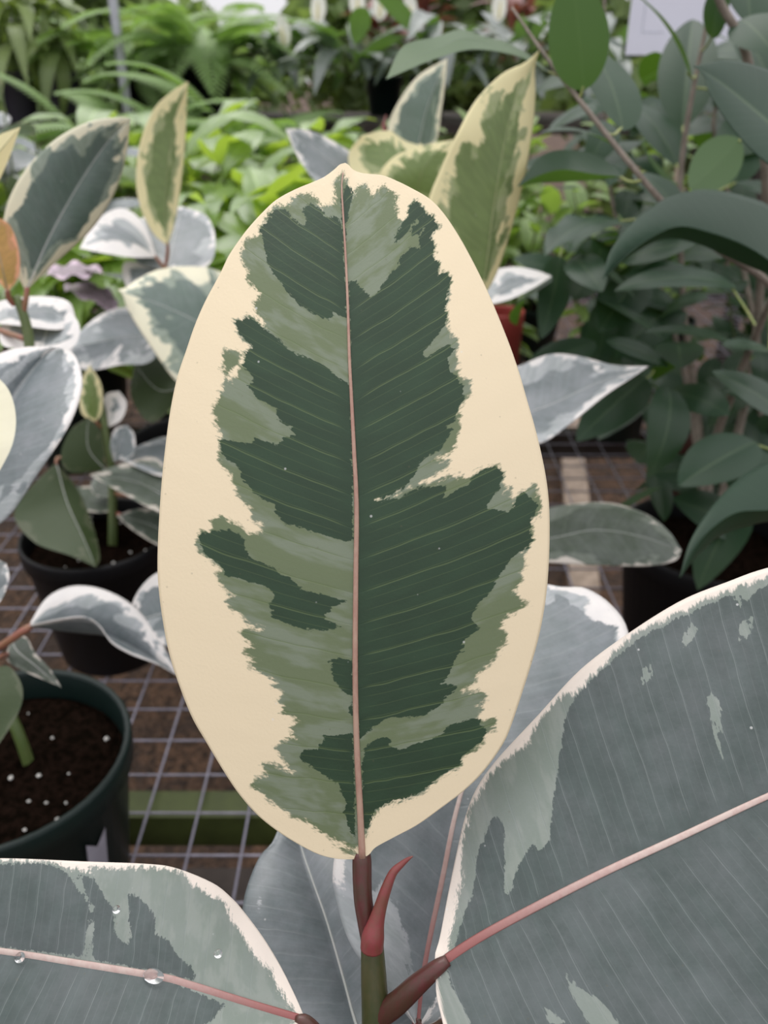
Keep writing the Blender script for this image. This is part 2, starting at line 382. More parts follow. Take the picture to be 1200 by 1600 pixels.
bench = thing('wire_bench', 'grey square-mesh wire bench that carries the potted plants', 'bench', (0, 1.45, 0))
WS = 0.0497; WR = 0.00135
BX0, BX1, BY0, BY1 = -1.64, 1.64, 0.02, 2.87
def wire_mesh(length, axis):
    p = [(-length / 2, 0, 0), (length / 2, 0, 0)] if axis == 0 else [(0, -length / 2, 0), (0, length / 2, 0)]
    V, F = tube_geo(p, WR, 6, 2); return mesh_from('wire', V, F, M['wire'])
wl = wire_mesh(BY1 - BY0, 1); wc = wire_mesh(BX1 - BX0, 0)
x = BX0 + 0.016
while x <= BX1:
    link('wire', wl, bench, Matrix.Translation((x, (BY0 + BY1) / 2, BENCH - WR))); x += WS
y = BY0 + 0.012
while y <= BY1:
    link('wire', wc, bench, Matrix.Translation(((BX0 + BX1) / 2, y, BENCH - 3 * WR))); y += WS
def bench_box(name, b, mat):
    V, F = box_geo(*b); return link(name, mesh_from(name, V, F, mat, False), bench)
yr = onz(300, 1268, BENCH - 0.02)[1]
bench_box('rail', (BX0, BX1, yr - 0.017, yr + 0.017, BENCH - 0.05, BENCH - 0.0095), M['rail_green'])
bench_box('rail', (BX0, BX1, yr - 0.145, yr - 0.055, BENCH - 0.10, BENCH - 0.035), M['timber_dark'])
for yy in (1.55, 2.8): bench_box('rail', (BX0, BX1, yy - 0.02, yy + 0.02, BENCH - 0.06, BENCH - 0.0095), M['timber_dark'])
for xx in (-1.5, 1.5):
    for yy in (0.3, 1.55, 2.74): bench_box('leg', (xx - 0.03, xx + 0.03, yy + 0.03, yy + 0.09, 0, BENCH - 0.0095), M['timber_dark'])
pb0, pb1 = onz(888, 640, 0.02), onz(905, 830, 0.02)
dv = (pb1 - pb0); dv /= np.linalg.norm(dv); sv = np.array([-dv[1], dv[0], 0]) * 0.042
Vb = []
for z in (0.0, 0.035):
    for q in (pb0 - dv * 0.25, pb1 + dv * 0.35):
        for s in (-1, 1): Vb.append((q[0] + s * sv[0], q[1] + s * sv[1], z))
_, Fb = box_geo(0, 1, 0, 1, 0, 1)
pb = link('plank', mesh_from('plank', Vb, Fb, M['timber'], False)); tag(pb, 'pale bare timber plank lying on the gravel under the wire bench', 'plank')

# ------------------------------------------------------------------ leaf builders
def poly_sd(pts, polys, subs=()):
    """signed distance (inside positive) of 2-D points to a union of polygons minus others"""
    def one(poly):
        p = np.array(poly, float); q = np.roll(p, -1, 0)
        best = np.full(len(pts), 1e9); ins = np.zeros(len(pts), bool)
        for a, b in zip(p, q):
            ab = b - a; L2 = ab @ ab + 1e-9
            tt = np.clip(((pts - a) @ ab) / L2, 0, 1)
            best = np.minimum(best, np.linalg.norm(pts - (a + tt[:, None] * ab), axis=1))
            c = (a[1] > pts[:, 1]) != (b[1] > pts[:, 1])
            with np.errstate(divide='ignore', invalid='ignore'):
                xi = a[0] + (pts[:, 1] - a[1]) * (b[0] - a[0]) / (b[1] - a[1] + 1e-12)
            ins ^= c & (pts[:, 0] < xi)
        return np.where(ins, best, -best)
    s = np.full(len(pts), -1e9)
    for p in polys: s = np.maximum(s, one(p))
    for p in subs: s = np.minimum(s, -one(p))
    return s

SEED = [1.0]
def traced_leaf(parent, left, mid, right, mat, d=None, ns=40, nt=14, bulge=0.0, pattern=None, seed=None, margin=0.28, rib=0.0012, ribmat='midrib_light',
                flip=False, veink=(0.15, 0.75), thick=0.0, label=None, ripple=0.0, petiole=None, petmat='petiole_soft', petr=0.0022, rib_to=0.93, riblift=0.0):
    """a leaf blade lofted between its left edge, midrib and right edge; every curve runs base -> tip"""
    def arr(c):
        a = np.array([(p[0], p[1], (d(p[0], p[1]) if len(p) < 3 else p[2])) for p in c], float); return a
    l, m, r = arr(left), arr(mid), arr(right)
    cl = 0.35
    sc = np.array([1, 1, 600.0])     # weigh depth so that arc length follows the picture
    L = catmull(l * sc, ns, cl) / sc; Mi = catmull(m * sc, ns, cl) / sc; R = catmull(r * sc, ns, cl) / sc
    ts = np.linspace(-1, 1, 2 * nt + 1)
    px = []
    for i in range(ns):
        for t in ts:
            e = L[i] if t < 0 else R[i]
            q = Mi[i] + (e - Mi[i]) * abs(t)
            bl = bulge * (1 - (1 - 2 * abs(t)) ** 2) * math.sin(math.pi * min(1, i / (ns - 1)))
            rp = ripple * abs(t) ** 2 * math.sin(i / (ns - 1) * 21 + (0 if t < 0 else 1.7))
            px.append((q[0], q[1], q[2] - bl + rp))
    px = np.array(px)
    if d is not None:
        W3 = np.array([P(a, b, c if bulge or ripple else d(a, b)) for a, b, c in px])
    else:
        W3 = np.array([P(*q) for q in px])
    base, tip = W3[nt], W3[(ns - 1) * (2 * nt + 1) + nt]
    w = 2 * nt + 1; F = []
    for i in range(ns - 1):
        for k in range(w - 1):
            F.append((i * w + k, i * w + k + 1, (i + 1) * w + k + 1, (i + 1) * w + k))
    # wind the faces so that the upper side (or, when flip, the underside) is the one in view
    Fa = np.array(F); q0, q1, q3 = px[Fa[:, 0], :2], px[Fa[:, 1], :2], px[Fa[:, 3], :2]
    ar = ((q1[:, 0] - q0[:, 0]) * (q3[:, 1] - q0[:, 1]) - (q1[:, 1] - q0[:, 1]) * (q3[:, 0] - q0[:, 0])).sum()
    if (ar > 0) != flip: F = [f[::-1] for f in F]
    # leaf coordinates: vein coordinate, side, edge distance (3-D lengths)
    G = W3.reshape(ns, w, 3); C = G[:, nt]
    axl = np.linalg.norm(tip - base) + 1e-9; ax = (tip - base) / axl
    tt = np.tile(np.abs(ts), ns); u = ((W3 - base) @ ax) / axl
    wd = np.linalg.norm(W3 - np.repeat(C, w, 0), axis=1) / axl
    kk = veink[0] + veink[1] * np.clip(u, 0, 1) ** 1.3
    a = u - kk * wd
    hw = np.maximum(np.linalg.norm(G[:, 0] - C, axis=1), 1e-6), np.maximum(np.linalg.norm(G[:, -1] - C, axis=1), 1e-6)
    hmax = max(hw[0].max(), hw[1].max())
    hh = np.where(np.tile(ts, ns) < 0, np.repeat(hw[0], w), np.repeat(hw[1], w))
    edge = (1 - tt) * hh / hmax
    edge = np.minimum(edge, np.repeat(np.minimum(np.arange(ns), ns - 1 - np.arange(ns)) / (ns - 1.0) * 3.0, w))
    me = mesh_from('leaf', W3 - base, F, mat)
    sgn = np.tile(ts, ns)
    set_vec(me, 'lc', np.stack([a, sgn, edge], 1))
    if pattern:
        pp = px[:, :2]
        set_vec(me, 'pat', np.stack([pattern[0](pp) / 100.0, pattern[1](pp) / 100.0, np.zeros(len(pp))], 1))
    o = link('leaf', me, parent, Matrix.Translation(base), label=label)
    SEED[0] += 3.37
    o['seed'] = float(seed if seed is not None else SEED[0]); o['margin'] = float(margin)
    if thick:
        md = o.modifiers.new('thickness', 'SOLIDIFY'); md.thickness = thick; md.offset = -1.0
    if rib:
        if ribmat == 'midrib_light':
            rib *= 0.6
            ribmat = {'ficus_leaf': 'midrib_ficus', 'rubber_leaf_fresh': 'midrib_green'}.get(mat.name, ribmat)
        n = max(2, int(ns * rib_to)); sel = C[:n:max(1, ns // 28)]
        nv = np.cross(G[:, nt + 1] - C, np.gradient(C, axis=0)); nv /= np.linalg.norm(nv, axis=1)[:, None] + 1e-12
        if flip: nv = -nv
        nv = nv[:n:max(1, ns // 28)]; nv[0] = nv[1]
        rr = np.linspace(1, 0.30, len(sel)) * rib
        sgnv = np.sign(((CAM - sel) * nv).sum(1))[:, None]; tube('midrib', sel + nv * sgnv * riblift, rr, M[ribmat], o, 8, len(sel) * 2, 0.32, tuple(nv[len(nv) // 2]))
    if petiole is not None:
        pts = [base + (C[2] - base) * 0.6] + [np.array(q) for q in petiole]
        tube('petiole', pts, [petr * 0.8] + [petr] * (len(pts) - 1), M[petmat], o, 10)
    return o

def blade(L, W, bow=0.1, fold=0.15, pa=0.55, pb=0.75, tipw=0.0, ns=14, nt=4, twist=0.0, ripple=0.0, endbow=0.0):
    """a free leaf: base at the origin, along +Y, upper face +Z"""
    s = np.linspace(0, 1, ns); s = 0.6 * s + 0.4 * (0.5 - 0.5 * np.cos(np.pi * s))
    ss = np.linspace(0.001, 0.999, 200); pm = (ss ** pa * (1 - ss) ** pb).max()
    hw = np.clip(s, 0, 1) ** pa * np.clip(1 - s, 0, 1) ** pb / pm * W / 2
    hw = np.maximum(hw, 0.0004 * (1 - s))
    ts = np.linspace(-1, 1, 2 * nt + 1); V, lc = [], []
    for i in range(ns):
        zc = bow * L * 4 * s[i] * (1 - s[i]) - endbow * L * s[i] ** 3
        tw = twist * s[i]
        for t in ts:
            x = t * hw[i]; z = fold * abs(x) - abs(fold) * 0.6 * x * x / (W / 2) + ripple * t * t * math.sin(s[i] * 17 + t)
            V.append((x * math.cos(tw) - z * math.sin(tw), s[i] * L, zc + z * math.cos(tw) + x * math.sin(tw)))
            lc.append((s[i] - (0.2 + 0.6 * s[i]) * abs(x) / L, t, min((1 - abs(t)) * hw[i] / (W / 2), 3 * s[i], 3 * (1 - s[i]))))
    w = 2 * nt + 1; F = [(i * w + k, i * w + k + 1, (i + 1) * w + k + 1, (i + 1) * w + k) for i in range(ns - 1) for k in range(w - 1)]
    return V, F, lc
def blade_mesh(name, mat, **kw):
    V, F, lc = blade(**kw); me = mesh_from(name, V, F, mat); set_vec(me, 'lc', lc); return me
def frame(base, ydir, zhint):
    y = Vector(ydir).normalized(); z = Vector(zhint); z = z - y * z.dot(y)
    if z.length < 1e-5: z = Vector((0.3, 0.2, 1)) - y * Vector((0.3, 0.2, 1)).dot(y)
    z.normalize(); x = y.cross(z)
    m = Matrix((x, y, z)).transposed().to_4x4(); m.translation = Vector(base); return m
def px_leaf(parent, base, tip, W, n, mat, bow=0.06, fold=0.15, margin=0.25, seed=None, pet=None, petr=0.0015, petmat='petiole_soft', label=None, ripple=0.0, endbow=0.0, pa=0.55, pb=0.75, twist=0.0):
    b, t = P(*base), P(*tip); L = float(np.linalg.norm(t - b))
    me = blade_mesh('leaf', mat, L=L, W=W, bow=bow, fold=fold, ns=22, nt=6, ripple=ripple, endbow=endbow, pa=pa, pb=pb, twist=twist)
    o = link('leaf', me, parent, frame(b, t - b, cdir(n)), label=label)
    SEED[0] += 3.37; o['seed'] = float(seed if seed is not None else SEED[0]); o['margin'] = float(margin)
    if pet is not None:
        q = np.array(pet, float)
        V, F = tube_geo([b + (t - b) * 0.04, (b + q) / 2 + np.array([0, 0, -0.002]), q], petr, 8)
        pm = mesh_from('petiole', V, F, M[petmat]); po = bpy.data.objects.new('petiole', pm); COL.objects.link(po)
        po.parent = o; po.matrix_parent_inverse = Matrix.Identity(4)
        off = Vector((0, 0, 0)); qn = parent
        while qn is not None: off += qn.location; qn = qn.parent
        po.matrix_basis = o.matrix_basis.inverted() @ Matrix.Translation(-off)
    return o

# ------------------------------------------------------------------ pots
def pot(parent, xy, r, h, mat, z0=BENCH, soil=True, perlite=0, seed=1, name='pot', fill=0.86):
    rb = r * 0.76
    prof = [(0.0, 0.0), (rb * 0.96, 0.0), (rb, 0.004), (r * 0.955, h * 0.86), (r, h * 0.865), (r * 1.01, h * 0.985), (r * 1.0, h), (r * 0.965, h), (r * 0.95, h * 0.985), (r * 0.93, h * 0.86), (rb * 0.97, 0.012), (0, 0.012)]
    V, F = lathe_geo(prof, 48)
    p = link(name, mesh_from(name, V, F, mat), parent, Matrix.Translation((xy[0], xy[1], z0)))
    if soil:
        rnd = random.Random(seed); rs = r * 0.945; V, F = [(0, 0, 0.004)], []
        rings, seg = 9, 36
        for i in range(1, rings + 1):
            for k in range(seg):
                a = 2 * math.pi * k / seg; q = rs * i / rings * (0.985 if i == rings else 1)
                V.append((q * math.cos(a), q * math.sin(a), rnd.uniform(-0.003, 0.004) if i < rings else -0.003))
        for k in range(seg): F.append((0, 1 + k, 1 + (k + 1) % seg))
        for i in range(rings - 1):
            for k in range(seg):
                F.append((1 + i * seg + k, 1 + (i + 1) * seg + k, 1 + (i + 1) * seg + (k + 1) % seg, 1 + i * seg + (k + 1) % seg))
        so = link('soil', mesh_from('soil', V, F, M['soil']), parent, Matrix.Translation((xy[0], xy[1], z0 + h * fill)))
        if perlite:
            V, F = [], []
            for _ in range(perlite):
                a = rnd.uniform(0, 6.28); q = rs * math.sqrt(rnd.uniform(0, 0.9)); c = Vector((q * math.cos(a), q * math.sin(a), 0.004)); s = rnd.uniform(0.0010, 0.0026)
                i0 = len(V)
                for dvv in ((1, 0, 0), (-1, 0, 0), (0, 1, 0), (0, -1, 0), (0, 0, 1), (0, 0, -1)):
                    V.append(tuple(c + Vector(dvv) * s * rnd.uniform(0.7, 1.2)))
                for f in ((0, 2, 4), (2, 1, 4), (1, 3, 4), (3, 0, 4), (2, 0, 5), (1, 2, 5), (3, 1, 5), (0, 3, 5)): F.append(tuple(i0 + k for k in f))
            pl = link('perlite', mesh_from('perlite', V, F, M['perlite'], False), parent, Matrix.Translation((xy[0], xy[1], z0 + h * fill)), kind='stuff')
    return p

# ================================================================== the foreground rubber plant
MP = thing('rubber_plant', 'large variegated rubber plant in front with one upright cream-edged leaf facing us', 'plant', (0.0, 0.19, BENCH))
pot(MP, (0.0, 0.19), 0.085, 0.16, M['pot_green'])
stem_pts = [np.array([0.0, 0.19, BENCH + 0.13]), np.array([-0.002, 0.175, BENCH + 0.22]), P(587, 1700, .285), P(587, 1600, .280), P(584, 1530, .278), P(581, 1462, .276)]
tube('stem', stem_pts, [.0062, .0058, .0050, .0047, .0043, .0036], M['stem'], MP, 20, 60)

# --- the upright leaf
def cr(ox, oy, s, pts): return [(ox + a / s, oy + b / s) for a, b in pts]
c1 = lambda p: cr(240, 240, 3.75, p)
c2 = lambda p: cr(530, 240, 3.53, p)
c3 = lambda p: cr(240, 620, 3.75, p)
c4 = lambda p: cr(530, 620, 3.53, p)
c5 = lambda p: cr(240, 980, 3.75, p)
c6 = lambda p: cr(530, 980, 3.53, p)
TIP = (539.5, 254.5); BAS = (566, 1341)
left = [BAS, (555, 1342.5), (528, 1342), (501, 1336), (475, 1324), (440, 1303), (405, 1276), (376, 1244), (352, 1209), (320, 1156), (300, 1121), (280, 1071), (264, 1020), (254, 968), (248, 921), (246, 879), (248, 820), (253, 748), (260, 684), (267, 636), (277, 589), (291, 547), (304, 509), (320, 472), (344, 427), (357, 400), (373, 376), (389, 355), (411, 331), (432, 312), (461, 296), (490, 284), (507, 276), (522, 265), (531, 257), TIP]
right = [BAS, (577, 1335), (587, 1324), (615, 1308.6), (652, 1289), (688.6, 1263), (725.5, 1235), (756.6, 1204), (785, 1164), (799, 1133), (819, 1073), (834, 1025), (845, 981), (853, 934), (857, 889), (858.8, 841), (858, 790), (853, 745), (843, 696), (833, 657), (825, 630), (813, 588), (799, 546), (779, 495), (759.5, 450), (734, 399), (711, 359), (689, 328), (669, 309), (643, 294), (623, 284), (598, 274), (567, 270.6), (552, 265), (545, 258), TIP]
midl = [BAS, (562.5, 1263), (558, 1178), (555.5, 1093), (555, 1010), (556, 903), (557, 790), (553, 700), (549, 620), (546, 560), (543.5, 480), (540, 400), (536.5, 340), (534, 293), (536, 270), TIP]
def dmain(x, y):
    u = (1340 - y) / 1085.0
    return 0.272 - 0.010 * math.sin(u * 2.6) + 0.024 * u ** 3 + 0.010 * ((x - 552) / 300.0) ** 2 - 0.0010 * math.exp(-((x - 552) / 18.0) ** 2) * -1.0
mid_poly = c1([(1105, 120), (1060, 170), (1070, 240), (1060, 300), (1010, 310), (985, 325), (950, 270), (920, 245), (860, 240), (815, 265), (800, 300), (730, 305), (710, 320), (680, 350), (665, 390), (630, 420), (620, 470), (580, 490), (535, 530), (520, 590), (530, 650), (565, 690), (545, 735), (580, 775), (640, 815), (600, 870), (615, 940), (640, 960), (660, 1010), (670, 1050), (630, 1020), (590, 975), (540, 960), (478, 980), (500, 1050), (525, 1090), (585, 1135), (535, 1160), (545, 1200), (515, 1245), (500, 1270), (470, 1340), (410, 1355), (390, 1390), (400, 1410), (360, 1470)]) + \
    c3([(350, 80), (360, 130), (390, 190), (420, 240), (395, 250), (395, 330), (375, 360), (410, 410), (460, 455), (480, 520), (500, 580), (530, 620), (580, 660), (570, 710), (650, 770), (590, 800), (560, 805), (500, 755), (400, 715), (340, 725), (350, 780), (265, 805), (250, 860), (280, 920), (330, 955), (380, 990), (395, 1030), (380, 1070), (410, 1110), (480, 1175), (430, 1195), (460, 1245), (540, 1290), (545, 1330), (660, 1350), (640, 1375), (530, 1370), (515, 1395), (550, 1430), (585, 1470)]) + \
    c5([(530, 150), (640, 190), (560, 205), (560, 230), (650, 265), (740, 320), (710, 345), (770, 375), (730, 430), (770, 460), (760, 495), (870, 545), (790, 580), (860, 660), (750, 665), (720, 715), (770, 770), (820, 860), (770, 840), (690, 790), (630, 800), (660, 850), (710, 890), (600, 885), (580, 920), (640, 970), (660, 1010), (760, 1060), (830, 1110), (920, 1135), (960, 1190), (1060, 1240), (1180, 1290)]) + \
    c6([(115, 1200), (150, 1130), (180, 1050), (200, 1020), (245, 975), (330, 960), (440, 910), (490, 870), (560, 820), (665, 770), (670, 720), (760, 660), (820, 580), (860, 560), (855, 505), (800, 530), (760, 500), (760, 480), (800, 450), (750, 440), (805, 400), (800, 370), (770, 355), (665, 375), (660, 360), (730, 310), (770, 250), (850, 185), (870, 130), (920, 60)]) + \
    c4([(925, 1310), (880, 1280), (910, 1220), (1040, 1140), (990, 1110), (960, 1070), (1010, 1010), (1000, 960), (1030, 940), (1010, 890), (985, 860), (1040, 830), (1070, 770), (1055, 700), (1060, 660), (1100, 650), (1095, 530), (1075, 485), (1040, 525), (1010, 525), (985, 550), (965, 595), (940, 560), (950, 505), (915, 520), (895, 540), (905, 420), (880, 390), (840, 385), (770, 410), (720, 460), (690, 450), (670, 440), (650, 465), (610, 440), (550, 460), (470, 490), (330, 540), (200, 578), (330, 520), (450, 465), (600, 385), (620, 365), (590, 345), (520, 355), (610, 300), (640, 240), (660, 170), (660, 80), (690, 10)]) + \
    c2([(665, 1400), (720, 1320), (725, 1265), (650, 1230), (660, 1150), (640, 1120), (650, 1030), (620, 1010), (600, 960), (580, 950), (595, 880), (580, 850), (600, 760), (600, 735), (620, 710), (605, 670), (575, 655), (545, 670), (545, 600), (515, 570), (525, 510), (500, 455), (545, 400), (530, 360), (465, 315), (450, 285), (415, 260), (385, 290), (380, 340), (350, 385), (310, 335), (310, 230), (240, 180), (190, 240), (150, 180), (110, 180), (75, 240), (60, 190), (30, 140)])
mid_blob = c1([(420, 1145), (480, 1165), (500, 1200), (480, 1250), (430, 1290), (405, 1250), (415, 1200)])
mid_streak = c5([(1065, 1285), (1110, 1290), (1180, 1330), (1150, 1325)])
D1 = c1([(875, 320), (930, 285), (1000, 345), (1000, 365), (1060, 370), (1095, 385), (1110, 480), (1120, 650), (1130, 850), (1130, 965), (1050, 938), (1040, 965), (990, 965), (920, 930), (850, 890), (830, 850), (780, 805), (760, 780), (700, 700), (665, 620), (635, 490), (620, 450), (640, 415), (690, 375), (670, 365), (720, 325), (770, 325), (810, 380), (880, 420), (895, 380), (875, 345)])
D1b = c1([(1095, 270), (1130, 180), (1160, 210), (1165, 260), (1145, 330), (1125, 420), (1130, 500), (1120, 520), (1105, 400)])
D2 = c1([(540, 960), (590, 975), (670, 1050), (760, 1110), (820, 1160), (960, 1220), (1010, 1250), (1080, 1320), (1140, 1345)]) + c3([(1152, 0), (1165, 400), (1168, 855), (1080, 830), (940, 795), (770, 745), (730, 700), (700, 630), (640, 600), (570, 545), (565, 510), (510, 480), (515, 440), (480, 400), (400, 340), (390, 255), (470, 255), (575, 285), (590, 250), (640, 250), (740, 285), (750, 240), (830, 240), (800, 195), (820, 180), (740, 140), (700, 95), (740, 75)]) + c1([(620, 1440), (540, 1355), (590, 1340), (570, 1290), (515, 1245), (545, 1200), (535, 1160), (585, 1135), (500, 1050), (478, 980)])
D3 = c3([(265, 805), (350, 785), (430, 780), (500, 810), (540, 850), (530, 890), (550, 930), (640, 965), (700, 1000), (750, 1045), (820, 1080), (865, 1135), (1130, 1195), (1090, 1220), (1030, 1240), (1050, 1270), (970, 1290), (1095, 1345), (990, 1370), (870, 1360), (790, 1330), (685, 1290), (700, 1255), (650, 1220), (710, 1185), (690, 1140), (640, 1105), (550, 1085), (420, 1040), (385, 980), (330, 950), (285, 900), (290, 870), (265, 840)])
D4 = c5([(1015, 200), (1060, 185), (1165, 190), (1168, 415), (1100, 370), (1060, 310), (1040, 250), (1050, 225)])
D4b = c5([(1140, 460), (1168, 440), (1168, 530), (1145, 500)])
D5 = c5([(1168, 620), (1120, 635), (990, 635), (995, 670), (960, 685), (965, 715), (880, 720), (850, 745), (880, 790), (940, 825), (1000, 865), (1085, 920), (1110, 980), (1130, 1050), (1105, 1080), (1130, 1130), (1165, 1210), (1182, 1230)])
D6 = c2([(50, 700), (100, 705), (130, 750), (175, 795), (220, 760), (260, 690), (330, 610), (345, 560), (400, 510), (440, 520), (450, 490), (500, 455), (525, 510), (515, 575), (545, 600), (545, 670), (575, 655), (605, 670), (620, 710), (600, 735), (600, 760), (580, 860), (595, 890), (575, 960), (520, 1030), (470, 1085), (465, 1110), (480, 1130), (560, 1070), (610, 1060), (640, 1080), (630, 1105), (600, 1120), (610, 1200), (650, 1225), (660, 1265), (690, 1280), (690, 1350), (660, 1400)]) + \
    c4([(660, 60), (640, 130), (590, 165), (635, 175), (590, 230), (560, 290), (480, 330), (430, 380), (430, 400), (380, 470), (360, 500), (300, 530), (195, 577), (330, 558), (420, 510), (540, 485), (590, 490), (575, 555), (640, 520), (710, 480), (760, 420), (840, 385), (880, 390), (910, 420), (880, 500), (850, 550), (820, 590), (820, 610), (890, 630), (930, 630), (970, 590), (990, 550), (1010, 520), (1040, 545), (1090, 580), (1080, 655), (1060, 665), (1055, 750), (1070, 770), (1040, 830), (980, 860), (940, 900), (910, 950), (860, 1020), (830, 1080), (780, 1130), (755, 1160), (735, 1200), (740, 1250), (770, 1270), (690, 1340), (690, 1400)]) + \
    c6([(690, 70), (690, 110), (650, 150), (635, 200), (600, 260), (575, 290), (550, 310), (650, 320), (640, 350), (600, 380), (555, 430), (500, 470), (420, 495), (340, 500), (270, 500), (190, 550), (110, 620), (95, 400), (90, 0)]) + c4([(95, 600), (75, 100)])
D6t = c2([(300, 515), (310, 460), (350, 390), (380, 345), (385, 290), (415, 260), (455, 290), (465, 315), (530, 360), (545, 400), (500, 455), (470, 500), (445, 525), (440, 470), (400, 455), (375, 440), (330, 485)])
D6sub = c2([(392, 450), (415, 400), (450, 385), (430, 370), (400, 400), (378, 425), (360, 470), (400, 490), (430, 510), (440, 470), (465, 425), (470, 410), (445, 440)])
D7 = c6([(140, 680), (170, 630), (220, 605), (270, 605), (285, 630), (270, 650), (330, 675), (400, 650), (520, 610), (570, 580), (610, 540), (680, 515), (740, 500), (790, 505), (760, 540), (820, 555), (810, 600), (760, 650), (700, 690), (670, 720), (665, 760), (560, 815), (490, 875), (430, 915), (340, 955), (250, 975), (190, 1010), (180, 1060), (150, 1120), (130, 1100), (125, 900), (130, 760)])
pat_main = (lambda p: poly_sd(p, [D1, D1b, D2, D3, D4, D4b, D5, D6, D6t, D7], [D6sub]), lambda p: poly_sd(p, [mid_poly, mid_blob, mid_streak]))
ML = traced_leaf(MP, left, midl, right, M['main_leaf'], d=dmain, ns=230, nt=64, pattern=pat_main, seed=2.0, rib=0, veink=(0.08, 0.75), thick=0.0007,
                 label='upright oval leaf, dark green centre and broad cream margin')
mr = [np.array(P(a, b, dmain(a, b) - 0.0003)) for a, b in midl[:-1]]
tube('midrib', mr, [.00115, .00105, .00098, .00092, .00088, .00082, .00076, .00066, .00056, .00050, .00044, .00038, .00033, .00026, .0002], M['midrib'], ML, 10, 90, 0.55, tuple(cdir((0, 0, 1))))
pet = [P(565.5, 1330, .2745), P(565.5, 1346, .2748), P(567, 1400, .275), P(573, 1440, .276), P(580, 1480, .2775)]
tube('petiole', pet, [.0026, .0032, .0031, .0031, .0030], M['petiole'], ML, 18, 40, label='dark red leaf stalk')
# red stipule sheath beside it
sh = [P(581, 1482, .2735), P(583, 1462, .2725), P(588, 1440, .272), P(595, 1415, .2715), P(603, 1390, .271), P(614, 1364, .271), P(628, 1350, .271), P(638, 1342, .2705), P(645, 1338, .270)]
tube('sheath', sh, [.0038, .0037, .0027, .0021, .0018, .0014, .0010, .0006, .0002], M['sheath'], MP, 16, 70, label='curved red pointed bud sheath')

# --- the large mature leaf at the lower right
c8 = lambda p: cr(660, 880, 2.2222, p)
base = (680, 1512, .268)
upper = [base, (680, 1490, .271), (687, 1465, .275), (700, 1397, .283), (714, 1330, .288), (727, 1276, .291), (745, 1231, .293), (777, 1186, .294), (840, 1118, .295), (907, 1046, .296), (984, 988, .295), (1065, 938, .293), (1137, 909, .289), (1200, 887, .285), (1320, 860, .274), (1440, 880, .262), (1550, 960, .250), (1620, 1080, .240)]
rmid = [base, (750, 1465, .268), (849, 1411, .267), (948, 1361, .266), (1065, 1307, .264), (1200, 1244, .260), (1350, 1180, .254), (1500, 1122, .247), (1620, 1080, .240)]
lower = [base, (681, 1530, .266), (682, 1555, .263), (691, 1595, .258), (705, 1650, .252), (760, 1740, .242), (880, 1810, .234), (1060, 1800, .230), (1280, 1680, .230), (1450, 1500, .232), (1560, 1300, .236), (1620, 1080, .240)]
Rmid = c8([(85, 1370), (110, 1250), (140, 1100), (145, 960), (165, 860), (205, 790), (240, 740), (290, 680), (350, 650), (390, 580), (450, 500), (500, 450), (530, 470), (560, 420), (620, 370), (730, 250), (860, 190), (1000, 125), (1100, 85), (1250, 35), (1500, 10), (2000, 200), (2400, 1700), (200, 2200), (110, 1650), (75, 1560), (56, 1440)])
Rdark = c8([(110, 1330), (150, 1200), (175, 1150), (195, 980), (215, 980), (230, 900), (260, 870), (285, 920), (285, 1150), (305, 1145), (330, 1060), (380, 970), (400, 1000), (440, 970), (450, 850), (470, 720), (490, 560), (520, 480), (570, 420), (650, 350), (740, 270), (850, 210), (1000, 140), (1090, 100), (1110, 160), (1160, 90), (1260, 60), (1500, 60), (2000, 260), (2300, 1700), (260, 2100), (150, 1640), (90, 1420)])
Rsub = [c8(p) for p in ([(900, 260), (930, 210), (955, 230), (930, 280), (895, 295)], [(1095, 220), (1150, 170), (1145, 240), (1100, 290)], [(755, 400), (780, 335), (800, 370), (790, 410), (760, 420)], [(985, 440), (1030, 470), (1045, 650), (1045, 700), (1010, 580), (985, 470)],
        [(490, 1410), (540, 1470), (620, 1520), (690, 1610), (590, 1620), (520, 1500)], [(90, 1440), (110, 1480), (170, 1600), (110, 1600), (90, 1500)], [(420, 1540), (500, 1590), (440, 1610)])]
RL = traced_leaf(MP, upper, rmid, lower, M['dusty_leaf'], ns=120, nt=40, bulge=0.0018, pattern=(lambda p: poly_sd(p, [Rdark], Rsub), lambda p: poly_sd(p, [Rmid])), seed=6.0, rib=0.0016, ribmat='midrib_pale', thick=0.0007, rib_to=0.97, riblift=0.0002,
                 veink=(0.05, 0.35), label='broad grey-green leaf with pink midrib and thin cream edge, lower right')
tube('petiole', [P(700, 1500, .2675), P(682, 1513, .2675), P(650, 1540, .270), P(622, 1566, .274), P(596, 1585, .279)], [.0018, .0026, .0034, .0038, .0040], M['petiole'], RL, 16, 36, label='thick dark red leaf stalk')

